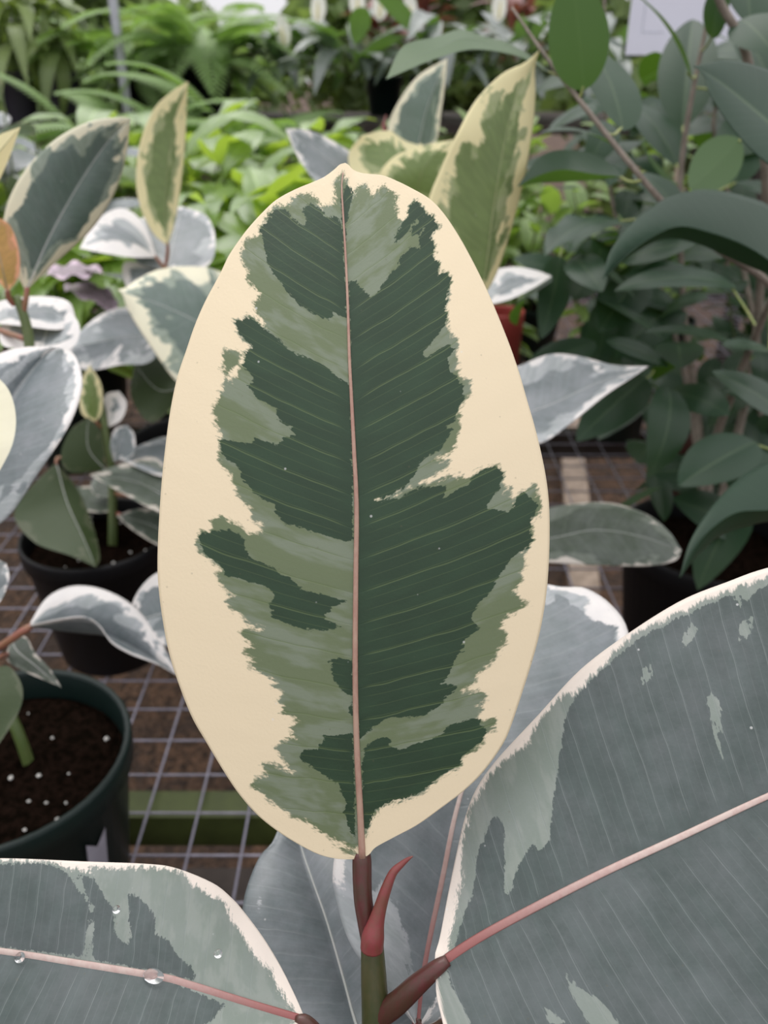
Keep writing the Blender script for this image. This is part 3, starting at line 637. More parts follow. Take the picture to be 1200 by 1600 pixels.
# --- the mature leaf at the lower left
base = (478, 1597, .272)
up_l = [base, (475, 1588, .274), (460, 1553, .280), (437, 1507, .285), (410, 1463, .288), (380, 1423, .290), (362, 1403, .290), (333, 1380, .290), (277, 1357, .288), (233, 1350, .286), (133, 1346, .280), (0, 1341, .272), (-150, 1345, .262), (-300, 1375, .252), (-390, 1420, .246), (-430, 1470, .242)]
lmid = [base, (400, 1573, .272), (300, 1541, .270), (250, 1527, .269), (120, 1505, .265), (0, 1486, .260), (-150, 1470, .254), (-300, 1465, .248), (-430, 1470, .242)]
lo_l = [base, (470, 1612, .268), (430, 1660, .258), (340, 1720, .248), (200, 1760, .240), (0, 1760, .235), (-200, 1690, .235), (-350, 1580, .238), (-430, 1470, .242)]
Lmid = [(-600, 1345), (0, 1345), (70, 1347), (110, 1358), (150, 1368), (140, 1358), (233, 1357), (283, 1364), (300, 1384), (350, 1412), (362, 1440), (377, 1462), (393, 1490), (420, 1515), (443, 1560), (462, 1585), (440, 1640), (200, 1830), (-600, 1830)]
c7 = lambda p: cr(0, 1100, 3.0, p)
Ld1 = c7([(-1500, 760), (0, 750), (200, 745), (320, 790), (345, 850), (400, 905), (425, 970), (405, 1080), (385, 1188), (0, 1138), (-1500, 1110)])
Ld2 = c7([(368, 800), (440, 820), (490, 900), (530, 960), (540, 1070), (560, 1110), (600, 1130), (615, 1090), (608, 1000), (600, 890), (640, 890), (720, 980), (730, 1080), (790, 1110), (840, 1190), (910, 1240), (920, 1300), (760, 1260), (425, 1195), (440, 1090), (445, 960), (400, 870)])
Ld3 = c7([(-1500, 1140), (0, 1165), (400, 1215), (760, 1285), (1060, 1410), (1000, 1470), (900, 1560), (700, 1800), (-1500, 2000)])
LL = traced_leaf(MP, lo_l, lmid, up_l, M['dusty_leaf'], ns=110, nt=36, bulge=0.0015, pattern=(lambda p: poly_sd(p, [Ld1, Ld2, Ld3]), lambda p: poly_sd(p, [Lmid])), seed=9.0, rib=0.0016, ribmat='midrib_pale', thick=0.0007, rib_to=0.97, riblift=0.0002,
                 veink=(0.05, 0.3), label='grey-green leaf with cream rim and water drops, lower left')
tube('petiole', [P(462, 1592, .272), P(480, 1598, .272), P(520, 1640, .276), P(575, 1680, .284)], [.0012, .0022, .0028, .0032], M['petiole'], LL, 14, 30)
def drop(x, y, d, r, par, n=(0, 0.6, 0.8), el=1.0):
    V, F = [], []; seg, rings = 14, 5
    for i in range(rings):
        a = i / (rings - 1) * math.pi / 2
        for k in range(seg):
            b = 2 * math.pi * k / seg; V.append((r * math.cos(a) * math.cos(b) * el, r * math.cos(a) * math.sin(b), r * 0.32 * math.sin(a)))
    for i in range(rings - 1):
        for k in range(seg): F.append((i * seg + k, i * seg + (k + 1) % seg, (i + 1) * seg + (k + 1) % seg, (i + 1) * seg + k))
    F.append(tuple(range(seg - 1, -1, -1)))
    q = P(x, y, d); link('water_drop', mesh_from('water_drop', V, F, M['water']), par, frame(q, cdir((0.2, 0.7, -0.5)), cdir(n)))
drop(240, 1525, .2668, .0022, LL, el=1.6); drop(31, 1496, .2598, .0016, LL); drop(182, 1421, .2672, .0013, LL); drop(341, 1490, .2715, .0014, LL)

# --- two leaves behind the stem
base = (652, 1606, .300)
bl = [base, (625, 1575, .300), (585, 1530, .302), (545, 1470, .308), (524, 1400, .316), (521, 1350, .322), (545, 1230, .340), (600, 1100, .362), (690, 990, .392), (770, 932, .415), (835, 912, .432), (852, 912, .436)]
bm = [base, (662, 1510, .308), (690, 1372, .324), (714, 1258, .342), (760, 1110, .372), (810, 990, .408), (852, 912, .436)]
br = [base, (690, 1590, .298), (760, 1520, .304), (860, 1400, .322), (940, 1240, .350), (985, 1090, .384), (982, 990, .408), (955, 945, .420), (915, 919, .430), (880, 917, .435), (852, 912, .436)]
L3 = traced_leaf(MP, bl, bm, br, M['rubber_pale'], ns=70, nt=20, bulge=0.004, margin=0.05, seed=14.0, rib=0.0021, ribmat='midrib_pale', thick=0.0006, ripple=0.0015, label='grey leaf with white margin directly behind the stem')
tube('petiole', [P(655, 1590, .301), P(652, 1606, .301), P(625, 1650, .292), P(592, 1690, .287)], [.0014, .0021, .0026, .0030], M['petiole'], L3, 12, 24)
base = (572, 1650, .300)
bl = [base, (480, 1655, .300), (410, 1580, .312), (383, 1490, .324), (380, 1411, .336), (403, 1343, .350), (427, 1313, .358), (445, 1260, .372), (452, 1215, .384)]
bm = [base, (552, 1590, .312), (536, 1530, .322), (510, 1440, .336), (487, 1374, .348), (470, 1322, .360), (460, 1265, .373), (452, 1215, .384)]
br = [base, (650, 1600, .312), (640, 1500, .326), (600, 1400, .342), (550, 1320, .358), (500, 1255, .374), (452, 1215, .384)]
L4 = traced_leaf(MP, bl, bm, br, M['rubber_pale'], ns=60, nt=18, bulge=0.004, margin=-0.15, seed=21.0, rib=0.0017, ribmat='midrib_light', thick=0.0006, label='grey-green leaf leaning back behind the stem foot')
tube('petiole', [P(570, 1640, .302), P(575, 1665, .298), P(586, 1705, .288)], [.0014, .0022, .0028], M['petiole'], L4, 12, 20)

# ================================================================== rubber plant in the green pot, left
PA = onz(0, 1182, BENCH + 0.166)
A = thing('rubber_plant', 'variegated rubber plant in the dark green pot with speckled soil at left', 'plant', (PA[0], PA[1], BENCH))
potA = pot(A, PA[:2], 0.1, 0.172, M['pot_green'], perlite=20, seed=4)
# sticker on the pot wall
ang = math.radians(-28); V, F = [], []
for i in range(7):
    for j in range(2):
        a = ang + (i - 3) * 0.035; z = 0.115 - j * 0.032 - 0.012 * abs(i - 3) / 3 * (1 if j else -1); r = 0.076 + (0.0955 - 0.076) * z / 0.148 + 0.0012
        V.append((r * math.cos(a), r * math.sin(a), z))
for i in range(6): F.append((2 * i, 2 * i + 1, 2 * i + 3, 2 * i + 2))
link('sticker', mesh_from('sticker', V, F, M['sticker']), potA, Matrix.Translation((PA[0], PA[1], BENCH)), label='small grey label stuck on the pot')
sA = [np.array([PA[0] + .016, PA[1] + .01, BENCH + .14]), P(22, 1130, .665), P(-30, 1020, .66), P(-45, 900, .655), P(-5, 760, .65), P(46, 640, .648), P(46, 540, .645), P(36, 490, .640), P(24, 462, .636)]
tube('stem', sA, [.0048, .0045, .0043, .0042, .0042, .0040, .0040, .0037, .0032], M['stem_fresh'], A, 12, 60)
traced_leaf(A, [(40, 455, .634), (8, 390, .62), (8, 330, .615), (36, 270, .615), (85, 219, .62), (140, 190, .63), (190, 183, .645), (204, 186, .65)],
            [(40, 455, .634), (75, 375, .638), (120, 293, .642), (165, 226, .646), (204, 186, .65)],
            [(40, 455, .634), (82, 415, .65), (142, 360, .665), (180, 300, .67), (198, 240, .665), (202, 205, .655), (204, 186, .65)], M['rubber'], margin=0.20, seed=31.0, bulge=0.004, rib=.0013, thick=.0006,
            petiole=[P(40, 470, .636), P(36, 492, .640)], label='oval blue-green leaf with thin cream edge, tip up')
traced_leaf(A, [(12, 456, .63), (-20, 420, .60), (-25, 380, .59), (0, 340, .59)], [(12, 456, .63), (4, 420, .61), (-4, 380, .6), (0, 340, .59)], [(12, 456, .63), (29, 432, .62), (30, 395, .61), (18, 356, .6), (0, 340, .59)],
            M['pink_leaf'], margin=0.1, rib=.0008, petiole=[P(14, 466, .633), P(22, 476, .638)], label='small folded pink new leaf')
traced_leaf(A, [(-70, 330, .56), (-60, 250, .56), (-10, 215, .565), (32, 198, .57)], [(-70, 330, .56), (-30, 270, .565), (5, 230, .568), (32, 198, .57)], [(-70, 330, .56), (-20, 310, .575), (8, 262, .575), (32, 198, .57)], M['rubber_fresh'], margin=0.9, rib=0.0008)
traced_leaf(A, [(-75, 830, .50), (-90, 720, .50), (-50, 590, .52), (10, 548, .535), (70, 541, .545), (92, 544, .55)],
            [(-75, 830, .50), (-20, 700, .512), (24, 614, .53), (70, 555, .545), (92, 544, .55)],
            [(-75, 830, .50), (0, 818, .48), (60, 738, .485), (108, 664, .497), (128, 605, .515), (122, 565, .53), (108, 546, .545), (92, 544, .55)], M['rubber_pale'], margin=0.10, seed=43.0, bulge=.006, rib=.0016, thick=.0006, label='large pale grey leaf with white margin')
traced_leaf(A, [(-110, 760, .42), (-125, 650, .42), (-70, 590, .425), (-20, 575, .43)], [(-110, 760, .42), (-85, 690, .42), (-50, 620, .425), (-20, 575, .43)], [(-110, 760, .42), (-30, 765, .415), (12, 712, .415), (25, 660, .42), (14, 610, .425), (-20, 575, .43)],
            M['rubber'], margin=0.42, seed=7.7, rib=.001)
traced_leaf(A, [(45, 977, .62), (72, 935, .64), (110, 916, .65), (155, 919, .65), (200, 940, .65), (235, 975, .65), (262, 1020, .645), (276, 1054, .64)],
            [(45, 977, .62), (90, 985, .635), (135, 990, .64), (170, 995, .64), (225, 1022, .64), (276, 1054, .64)],
            [(45, 977, .62), (85, 968, .60), (130, 963, .595), (155, 976, .60), (175, 1004, .60), (205, 1022, .61), (245, 1037, .625), (276, 1054, .64)], M['rubber_pale'], margin=0.16, seed=51.0, rib=.001, thick=.0006, bulge=.006, petiole=[P(38, 985, .622), P(0, 1010, .64), P(-32, 1022, .66)], petr=.003, label='wavy pale leaf hanging over the bench')
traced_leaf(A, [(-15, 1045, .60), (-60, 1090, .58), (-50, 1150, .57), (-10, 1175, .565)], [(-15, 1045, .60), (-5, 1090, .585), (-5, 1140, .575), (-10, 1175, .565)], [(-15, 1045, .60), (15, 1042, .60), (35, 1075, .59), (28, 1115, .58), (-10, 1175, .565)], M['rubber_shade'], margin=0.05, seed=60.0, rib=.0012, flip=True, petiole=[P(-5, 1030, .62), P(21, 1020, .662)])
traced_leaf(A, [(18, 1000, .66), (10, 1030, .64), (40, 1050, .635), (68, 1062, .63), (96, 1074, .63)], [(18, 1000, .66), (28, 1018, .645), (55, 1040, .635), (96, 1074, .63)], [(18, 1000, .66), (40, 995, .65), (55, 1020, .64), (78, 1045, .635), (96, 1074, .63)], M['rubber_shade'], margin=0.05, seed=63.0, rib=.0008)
traced_leaf(A, [(-60, 960, .52), (-50, 900, .53), (-20, 870, .54), (10, 880, .55)], [(-60, 960, .52), (-30, 915, .53), (10, 880, .55)], [(-60, 960, .52), (-5, 945, .53), (14, 905, .54), (10, 880, .55)], M['rubber_pale'], margin=0.1, rib=.0008)
traced_leaf(A, [(-10, 505, .66), (-20, 480, .67), (20, 466, .69), (70, 463, .70), (108, 472, .70), (120, 505, .69)], [(-10, 505, .66), (40, 490, .675), (85, 488, .685), (120, 505, .69)], [(-10, 505, .66), (40, 510, .655), (90, 515, .665), (120, 505, .69)], M['rubber_pale'], margin=0.45, seed=70.0, rib=.0008, petiole=[P(-2, 515, .66), P(40, 530, .645)])
traced_leaf(A, [(60, 545, .655), (5, 540, .65), (3, 505, .665), (30, 485, .69), (75, 478, .71)], [(60, 545, .655), (72, 520, .67), (75, 478, .71)], [(60, 545, .655), (110, 545, .65), (125, 515, .665), (110, 488, .69), (75, 478, .71)], M['rubber_pale'], margin=0.35, seed=75.0, rib=.0014)

# ================================================================== rubber plant behind it (second pot)
PB = onz(150, 836, BENCH + 0.16)
B = thing('rubber_plant', 'bushy variegated rubber plant in a black pot, second along the left side', 'plant', (PB[0], PB[1], BENCH))
pot(B, PB[:2], 0.085, 0.165, M['pot_black'], seed=8, perlite=20)
sB = [np.array([PB[0] + .015, PB[1] + .005, BENCH + .14]), P(176, 780, .975), P(174, 735, .965), P(165, 680, .955), P(160, 640, .95), P(150, 600, .94)]
tube('stem', sB, [.0055, .005, .0048, .0043, .0038, .003], M['stem_fresh'], B, 12, 40)
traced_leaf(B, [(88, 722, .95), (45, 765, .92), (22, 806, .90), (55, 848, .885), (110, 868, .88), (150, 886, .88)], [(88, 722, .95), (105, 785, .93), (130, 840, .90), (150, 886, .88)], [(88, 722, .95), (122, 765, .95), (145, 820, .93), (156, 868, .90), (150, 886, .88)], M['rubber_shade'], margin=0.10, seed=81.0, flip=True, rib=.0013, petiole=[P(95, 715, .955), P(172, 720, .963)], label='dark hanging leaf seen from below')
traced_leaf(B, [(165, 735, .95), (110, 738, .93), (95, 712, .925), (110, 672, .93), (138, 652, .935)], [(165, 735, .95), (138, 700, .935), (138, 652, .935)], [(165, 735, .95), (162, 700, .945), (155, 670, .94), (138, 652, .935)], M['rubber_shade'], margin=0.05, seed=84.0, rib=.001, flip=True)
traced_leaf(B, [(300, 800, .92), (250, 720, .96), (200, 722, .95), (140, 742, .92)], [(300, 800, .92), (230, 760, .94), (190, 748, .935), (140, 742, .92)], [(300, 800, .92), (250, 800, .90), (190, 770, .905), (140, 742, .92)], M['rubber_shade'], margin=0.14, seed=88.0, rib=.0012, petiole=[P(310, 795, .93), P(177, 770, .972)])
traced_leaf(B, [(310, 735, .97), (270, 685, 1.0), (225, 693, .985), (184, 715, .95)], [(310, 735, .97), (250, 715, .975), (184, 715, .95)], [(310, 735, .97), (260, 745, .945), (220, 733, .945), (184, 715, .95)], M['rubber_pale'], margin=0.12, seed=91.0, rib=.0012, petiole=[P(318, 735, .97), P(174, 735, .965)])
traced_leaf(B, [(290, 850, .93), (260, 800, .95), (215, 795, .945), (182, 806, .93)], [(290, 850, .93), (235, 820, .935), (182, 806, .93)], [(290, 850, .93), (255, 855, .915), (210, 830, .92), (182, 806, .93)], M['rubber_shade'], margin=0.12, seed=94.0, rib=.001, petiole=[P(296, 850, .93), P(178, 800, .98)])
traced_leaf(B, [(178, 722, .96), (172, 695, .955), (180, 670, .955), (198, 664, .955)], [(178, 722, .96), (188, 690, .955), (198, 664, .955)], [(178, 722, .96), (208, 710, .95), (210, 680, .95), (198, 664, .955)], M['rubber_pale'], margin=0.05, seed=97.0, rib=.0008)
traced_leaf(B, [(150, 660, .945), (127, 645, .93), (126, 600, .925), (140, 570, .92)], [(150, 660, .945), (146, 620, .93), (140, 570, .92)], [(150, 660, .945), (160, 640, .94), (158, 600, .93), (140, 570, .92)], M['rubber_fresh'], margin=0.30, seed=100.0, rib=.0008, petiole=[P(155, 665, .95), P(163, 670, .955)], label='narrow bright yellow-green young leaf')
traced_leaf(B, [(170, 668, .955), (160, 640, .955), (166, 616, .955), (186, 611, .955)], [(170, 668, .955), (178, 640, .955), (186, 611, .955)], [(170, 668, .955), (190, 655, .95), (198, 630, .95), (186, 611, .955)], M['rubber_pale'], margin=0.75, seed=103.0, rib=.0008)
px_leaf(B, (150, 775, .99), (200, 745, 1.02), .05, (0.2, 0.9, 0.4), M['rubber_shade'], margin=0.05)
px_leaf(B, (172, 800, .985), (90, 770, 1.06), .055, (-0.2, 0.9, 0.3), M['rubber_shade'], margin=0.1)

# ================================================================== rubber plant with the two upright leaves further back left
PD = onz(300, 690, BENCH + 0.165)
D = thing('rubber_plant', 'variegated rubber plant with a slim upright yellow-edged leaf, far left row', 'plant', (PD[0], PD[1], BENCH))
pot(D, PD[:2], 0.09, 0.17, M['pot_black'], seed=12)
sD = [np.array([PD[0] - .01, PD[1], BENCH + .14]), P(290, 560, 1.06), P(270, 470, 1.03), P(258, 418, 1.0)]
tube('stem', sD, [.006, .005, .0045, .0035], M['stem_fresh'], D, 12, 36)
traced_leaf(D, [(262, 384, .985), (240, 365, .975), (222, 330, .965), (213, 285, .96), (219, 225, .96), (240, 172, .965), (270, 142, .975), (294, 127, .98)], [(262, 384, .985), (258, 330, .985), (262, 260, .985), (272, 190, .985), (294, 127, .98)],
            [(262, 384, .985), (274, 345, 1.0), (284, 280, 1.005), (290, 210, 1.0), (292, 160, .99), (294, 127, .98)], M['rubber_fresh'], margin=0.30, seed=111.0, rib=.0012, petiole=[P(262, 395, .99), P(258, 420, 1.0)], thick=.0006, label='slim upright leaf edged in yellow-cream')
traced_leaf(D, [(262, 422, 1.0), (215, 410, 1.01), (200, 370, 1.03), (230, 335, 1.06), (285, 322, 1.09)], [(262, 422, 1.0), (270, 380, 1.03), (285, 322, 1.09)], [(262, 422, 1.0), (320, 418, .99), (337, 385, 1.01), (325, 340, 1.05), (285, 322, 1.09)], M['rubber_pale'], margin=0.10, seed=114.0, rib=.0014)
traced_leaf(D, [(245, 402, 1.0), (205, 402, .97), (165, 396, .95), (124, 388, .94)], [(245, 402, 1.0), (210, 380, .99), (165, 374, .97), (124, 388, .94)], [(245, 402, 1.0), (225, 350, 1.04), (190, 325, 1.05), (150, 345, 1.0), (124, 388, .94)], M['rubber_pale'], margin=0.34, seed=117.0, rib=.0014, petiole=[P(250, 410, 1.0), P(259, 425, 1.005)])
traced_leaf(D, [(250, 415, 1.02), (195, 410, 1.01), (198, 450, .98), (226, 480, .97)], [(250, 415, 1.02), (228, 440, .99), (226, 480, .97)], [(250, 415, 1.02), (262, 440, 1.0), (250, 470, .98), (226, 480, .97)], M['rubber_pale'], margin=0.3, rib=.001)
traced_leaf(D, [(380, 560, .93), (335, 590, .90), (295, 605, .88), (270, 590, .875), (228, 530, .875), (200, 485, .88), (192, 462, .88), (183, 452, .88)],
            [(380, 560, .93), (320, 510, .91), (260, 480, .895), (215, 463, .885), (183, 452, .88)],
            [(380, 560, .93), (385, 460, .97), (340, 423, .96), (290, 416, .945), (245, 422, .92), (212, 438, .90), (195, 450, .89), (183, 452, .88)], M['rubber'], margin=0.24, seed=124.0, rib=.001, bulge=.004, thick=.0006, petiole=[P(392, 565, .935), P(288, 550, 1.055)], label='cream-edged leaf pointing left beside the big upright leaf')
traced_leaf(D, [(270, 520, .98), (235, 565, .95), (190, 570, .94), (130, 578, .93), (98, 545, .93)], [(270, 520, .98), (200, 525, .96), (150, 535, .94), (98, 545, .93)], [(270, 520, .98), (240, 490, 1.02), (195, 480, 1.02), (150, 496, .98), (98, 545, .93)], M['rubber_pale'], margin=0.08, seed=127.0, rib=.0012, petiole=[P(278, 520, .99), P(282, 525, 1.05)])
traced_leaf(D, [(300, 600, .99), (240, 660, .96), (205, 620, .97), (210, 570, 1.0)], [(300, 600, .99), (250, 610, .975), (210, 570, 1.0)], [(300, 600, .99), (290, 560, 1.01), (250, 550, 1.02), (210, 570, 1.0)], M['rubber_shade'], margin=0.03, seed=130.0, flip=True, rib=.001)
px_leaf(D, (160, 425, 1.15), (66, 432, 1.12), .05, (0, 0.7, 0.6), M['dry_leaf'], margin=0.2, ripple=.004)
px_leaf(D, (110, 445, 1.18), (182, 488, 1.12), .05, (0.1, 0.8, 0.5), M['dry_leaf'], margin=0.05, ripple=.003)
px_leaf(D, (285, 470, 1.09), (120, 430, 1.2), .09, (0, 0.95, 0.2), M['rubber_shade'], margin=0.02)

# ================================================================== rubber plant right behind the big leaf
Fp = np.array([0.045, 0.70])
Fl = thing('rubber_plant', 'variegated rubber plant behind the big leaf, its tall yellow-green leaf rising to the right', 'plant', (Fp[0], Fp[1], BENCH))
pot(Fl, Fp, 0.085, 0.165, M['pot_black'], seed=15)
sF = [np.array([Fp[0], Fp[1], BENCH + .14]), P(705, 800, .80), P(720, 640, .74), P(738, 540, .70), P(745, 480, .68)]
tube('stem', sF, [.006, .0055, .005, .0045, .0035], M['stem_fresh'], Fl, 12, 40)
traced_leaf(Fl, [(752, 470, .665), (690, 450, .64), (662, 390, .625), (668, 320, .62), (690, 262, .62), (715, 208, .62), (745, 155, .63), (785, 115, .64), (820, 98, .65), (844, 77, .655)],
            [(752, 470, .665), (762, 400, .66), (772, 320, .655), (790, 215, .652), (812, 140, .653), (844, 77, .655)],
            [(752, 470, .665), (775, 430, .685), (797, 365, .69), (818, 285, .685), (832, 205, .675), (837, 145, .665), (836, 105, .66), (844, 77, .655)], M['rubber_fresh'], margin=0.27, seed=140.0, rib=.0014, thick=.0006, bulge=.003, label='tall lit yellow-green leaf with cream edge')
traced_leaf(Fl, [(740, 650, .66), (770, 590, .68), (815, 570, .69), (860, 553, .70), (905, 556, .695), (960, 570, .68), (1013, 572, .66)], [(740, 650, .66), (800, 650, .655), (860, 632, .655), (930, 600, .66), (1013, 572, .66)],
            [(740, 650, .66), (790, 690, .63), (845, 692, .625), (893, 660, .63), (945, 618, .64), (990, 588, .65), (1013, 572, .66)], M['rubber_pale'], margin=0.14, seed=147.0, rib=.001, thick=.0006, bulge=.003, petiole=[P(732, 650, .665), P(722, 640, .735)], label='pinkish white-edged leaf reaching right over the bench')
traced_leaf(Fl, [(770, 840, .70), (820, 805, .72), (880, 789, .73), (950, 785, .735), (1010, 803, .73), (1045, 830, .72), (1065, 860, .71)], [(770, 840, .70), (850, 842, .705), (930, 828, .71), (1000, 838, .71), (1065, 860, .71)],
            [(770, 840, .70), (820, 872, .685), (890, 881, .685), (960, 884, .69), (1015, 884, .695), (1055, 876, .70), (1065, 860, .71)], M['rubber_shade'], margin=0.06, seed=151.0, rib=.001, thick=.0006, bulge=.003, petiole=[P(760, 838, .70), P(706, 800, .80)], label='dull grey-green leaf lying level at right of the big leaf')
traced_leaf(Fl, [(740, 480, .80), (760, 430, .83), (800, 417, .845), (840, 423, .84), (862, 432, .83)], [(740, 480, .80), (790, 450, .815), (830, 440, .82), (862, 432, .83)], [(740, 480, .80), (790, 470, .79), (830, 452, .80), (862, 432, .83)], M['rubber_pale'], margin=0.5, seed=155.0, rib=.001)

traced_leaf(Fl, [(330, 1010, .66), (290, 900, .665), (250, 893, .66), (215, 925, .655), (193, 982, .65)], [(330, 1010, .66), (280, 960, .655), (230, 965, .65), (193, 982, .65)], [(330, 1010, .66), (290, 1020, .65), (240, 1000, .645), (193, 982, .65)], M['rubber_pale'], margin=0.18, seed=58.0, rib=.001, petiole=[P(345, 1030, .66), P(500, 1000, .74), P(700, 860, .83)], petr=.002)

# ================================================================== rubber plant with the curled cream leaves above the tip
Hp = np.array([0.04, 1.12])
H = thing('rubber_plant', 'variegated rubber plant with curled cream leaves just above the big leaf tip', 'plant', (Hp[0], Hp[1], BENCH))
pot(H, Hp, 0.085, 0.165, M['pot_black'], seed=17)
sH = [np.array([Hp[0], Hp[1], BENCH + .14]), P(640, 500, 1.06), P(645, 380, 1.0), P(645, 300, .95)]
tube('stem', sH, [.006, .0055, .0045, .0035], M['stem_fresh'], H, 12, 30)
traced_leaf(H, [(645, 275, .95), (612, 230, .94), (607, 195, .935), (625, 155, .935), (655, 117, .945), (699, 91, .96)], [(645, 275, .95), (655, 220, .95), (670, 160, .95), (699, 91, .96)], [(645, 275, .95), (680, 225, .97), (690, 170, .97), (696, 125, .965), (699, 91, .96)], M['rubber'], margin=0.16, seed=161.0, rib=.0012, petiole=[P(645, 285, .95), P(645, 300, .95)], label='upright pale-edged leaf, tip up')
traced_leaf(H, [(640, 305, .93), (590, 300, .90), (552, 275, .89), (545, 240, .89), (565, 212, .90)], [(640, 305, .93), (605, 260, .92), (590, 225, .92), (565, 212, .90)], [(640, 305, .93), (665, 240, .95), (640, 212, .95), (600, 204, .93), (565, 212, .90)], M['rubber_fresh'], margin=0.38, seed=168.0, rib=.001, label='rounded cream leaf with green blotches')
traced_leaf(H, [(650, 330, .91), (605, 310, .88), (590, 280, .87), (615, 245, .88), (660, 228, .89), (708, 218, .90)], [(650, 330, .91), (655, 280, .89), (675, 245, .89), (708, 218, .90)], [(650, 330, .91), (700, 310, .91), (715, 270, .905), (708, 218, .90)], M['rubber_fresh'], margin=0.26, seed=172.0, rib=.001)
traced_leaf(H, [(570, 300, .92), (520, 300, .88), (490, 280, .87), (465, 245, .87), (446, 201, .87)], [(570, 300, .92), (520, 255, .90), (480, 225, .885), (446, 201, .87)], [(570, 300, .92), (560, 250, .94), (520, 220, .92), (480, 203, .89), (446, 201, .87)], M['rubber_pale'], margin=0.08, seed=176.0, rib=.001, petiole=[P(578, 303, .925), P(645, 330, .965)], label='silvery lilac-grey leaf pointing left')
tube('new_bud', [P(606, 222, .95), P(600, 200, .95), P(603, 180, .95)], [.003, .003, .0006], M['sheath'], H, 8, 14)

# ================================================================== the glossy green ficus on the right
FXp = np.array([0.372, 0.815])
X = thing('ficus_tree', 'bushy dark green ficus with glossy pointed leaves in a black pot at right', 'plant', (FXp[0], FXp[1], BENCH))
pot(X, FXp, 0.1, 0.175, M['pot_black'], seed=21)
fst = np.array([FXp[0], FXp[1], BENCH + .15])
branches = [
    [fst, P(1110, 720, .93), P(1150, 600, .86), P(1190, 500, .76), P(1205, 448, .70), P(1120, 388, .67), P(1050, 330, .66), P(1000, 275, .655), P(900, 150, .66), P(848, 82, .67), P(800, 12, .68)],
    [fst, P(1090, 650, 1.0), P(1070, 500, .96), P(1062, 330, .90), P(1068, 230, .87), P(1085, 130, .84), P(1105, 30, .82), P(1112, -60, .80)],
    [fst, P(1170, 600, .95), P(1190, 420, .88), P(1195, 250, .80), P(1165, 82, .74), P(1128, 10, .72), P(1100, -60, .70)],
    [fst, P(1080, 640, 1.05), P(1040, 480, 1.05), P(960, 330, 1.02), P(945, 100, 1.0), P(945, -40, .98)],
    [fst, P(1150, 760, .90), P(1230, 700, .78), P(1290, 690, .66)],
    [fst, P(1190, 640, .98), P(1150, 360, 1.05), P(1115, 200, 1.02), P(1140, 110, 1.0)],
]
brad = [[.006, .005, .0042, .0036, .0032, .0029, .0026, .0024, .0020, .0015, .0010], [.006, .005, .004, .0033, .003, .0025, .002, .0015], [.006, .005, .0045, .0042, .004, .0036, .003], [.005, .004, .0032, .0026, .002, .0015], [.005, .004, .003, .002], [.005, .004, .003, .0025, .002]]
bpts = []
for b, r in zip(branches, brad):
    tube('branch', b, r, M['bark'], X, 8, 50); bpts.append(catmull(np.array(b), 60))
allb = np.vstack(bpts)
def near(q):
    return allb[np.argmin(np.linalg.norm(allb - q, axis=1))]
def fleaf(base, tip, wpx, n, under=False, **kw):
    dm = (base[2] + tip[2]) / 2
    q = near(P(*base)); kw.setdefault('pa', 0.62); kw.setdefault('pb', 0.80)
    pet = q if np.linalg.norm(q - P(*base)) < 0.09 else P(*base) + (P(*base) - P(*tip)) * 0.12
    nn = tuple(-v for v in n) if under else n
    return px_leaf(X, base, tip, wpx * dm / FPX, nn, M['ficus'], pet=pet, petr=.0011, petmat='ficus_petiole', **kw)
fleaf((912, 142, .655), (893, -45, .62), 98, (0.1, -0.35, 0.9), under=True, fold=0.1, bow=-0.03, label='flat mid-green leaf seen from below')
fleaf((974, 205, .68), (915, 70, .74), 100, (0.35, 0.25, 0.9), fold=0.15)
traced_leaf(X, [(972, 276, .66), (930, 272, .645), (880, 265, .64), (840, 275, .64), (808, 292, .645)], [(972, 276, .66), (930, 281, .665), (880, 284, .67), (840, 286, .66), (808, 292, .645)], [(972, 276, .66), (940, 246, .69), (890, 234, .70), (845, 244, .68), (808, 292, .645)], M['ficus'], rib=.0006, petiole=[P(985, 284, .656), P(1004, 282, .655)], petmat='ficus_petiole', petr=.0012, label='level leaf with pale rim')
fleaf((990, 262, .80), (842, 208, .78), 70, (0.1, 0.85, 0.5), bow=0.14)
fleaf((1066, 200, .87), (1082, 30, .92), 88, (-0.3, 0.1, 0.95), fold=0.2, label='dull slate-green leaf facing us')
fleaf((1079, 120, .80), (962, -25, .76), 52, (0.5, 0.65, 0.5), bow=0.1, fold=0.05)
traced_leaf(X, [(1290, 300, .56), (1230, 275, .55), (1180, 240, .555), (1140, 195, .565), (1108, 145, .575), (1100, 120, .58), (1084, 103, .582)], [(1290, 300, .56), (1230, 220, .565), (1170, 165, .575), (1120, 125, .58), (1084, 103, .582)],
            [(1290, 300, .56), (1280, 190, .585), (1230, 125, .595), (1180, 102, .595), (1135, 94, .59), (1105, 99, .585), (1084, 103, .582)], M['ficus'], rib=.0008, bulge=.002, thick=.0005, label='large sea-green leaf pointing left at the frame edge')
fleaf((1158, 218, .74), (1078, 296, .70), 74, (0.5, 0.4, 0.75), under=True, fold=0.1, bow=0.02, label='deep green leaf back-lit from behind')
traced_leaf(X, [(1250, 440, .60), (1205, 408, .575), (1165, 383, .570), (1115, 364, .572), (1060, 353, .58), (1010, 375, .59), (972, 405, .595), (941, 436, .60)], [(1250, 440, .60), (1195, 425, .61), (1140, 402, .62), (1090, 380, .625), (1040, 372, .625), (990, 395, .615), (941, 436, .60)],
            [(1250, 440, .60), (1215, 335, .65), (1165, 307, .66), (1100, 296, .66), (1042, 309, .65), (990, 345, .63), (955, 390, .61), (941, 436, .60)], M['ficus'], rib=.0008, bulge=.004, thick=.0005, label='big arching leaf with rolled lower rim')
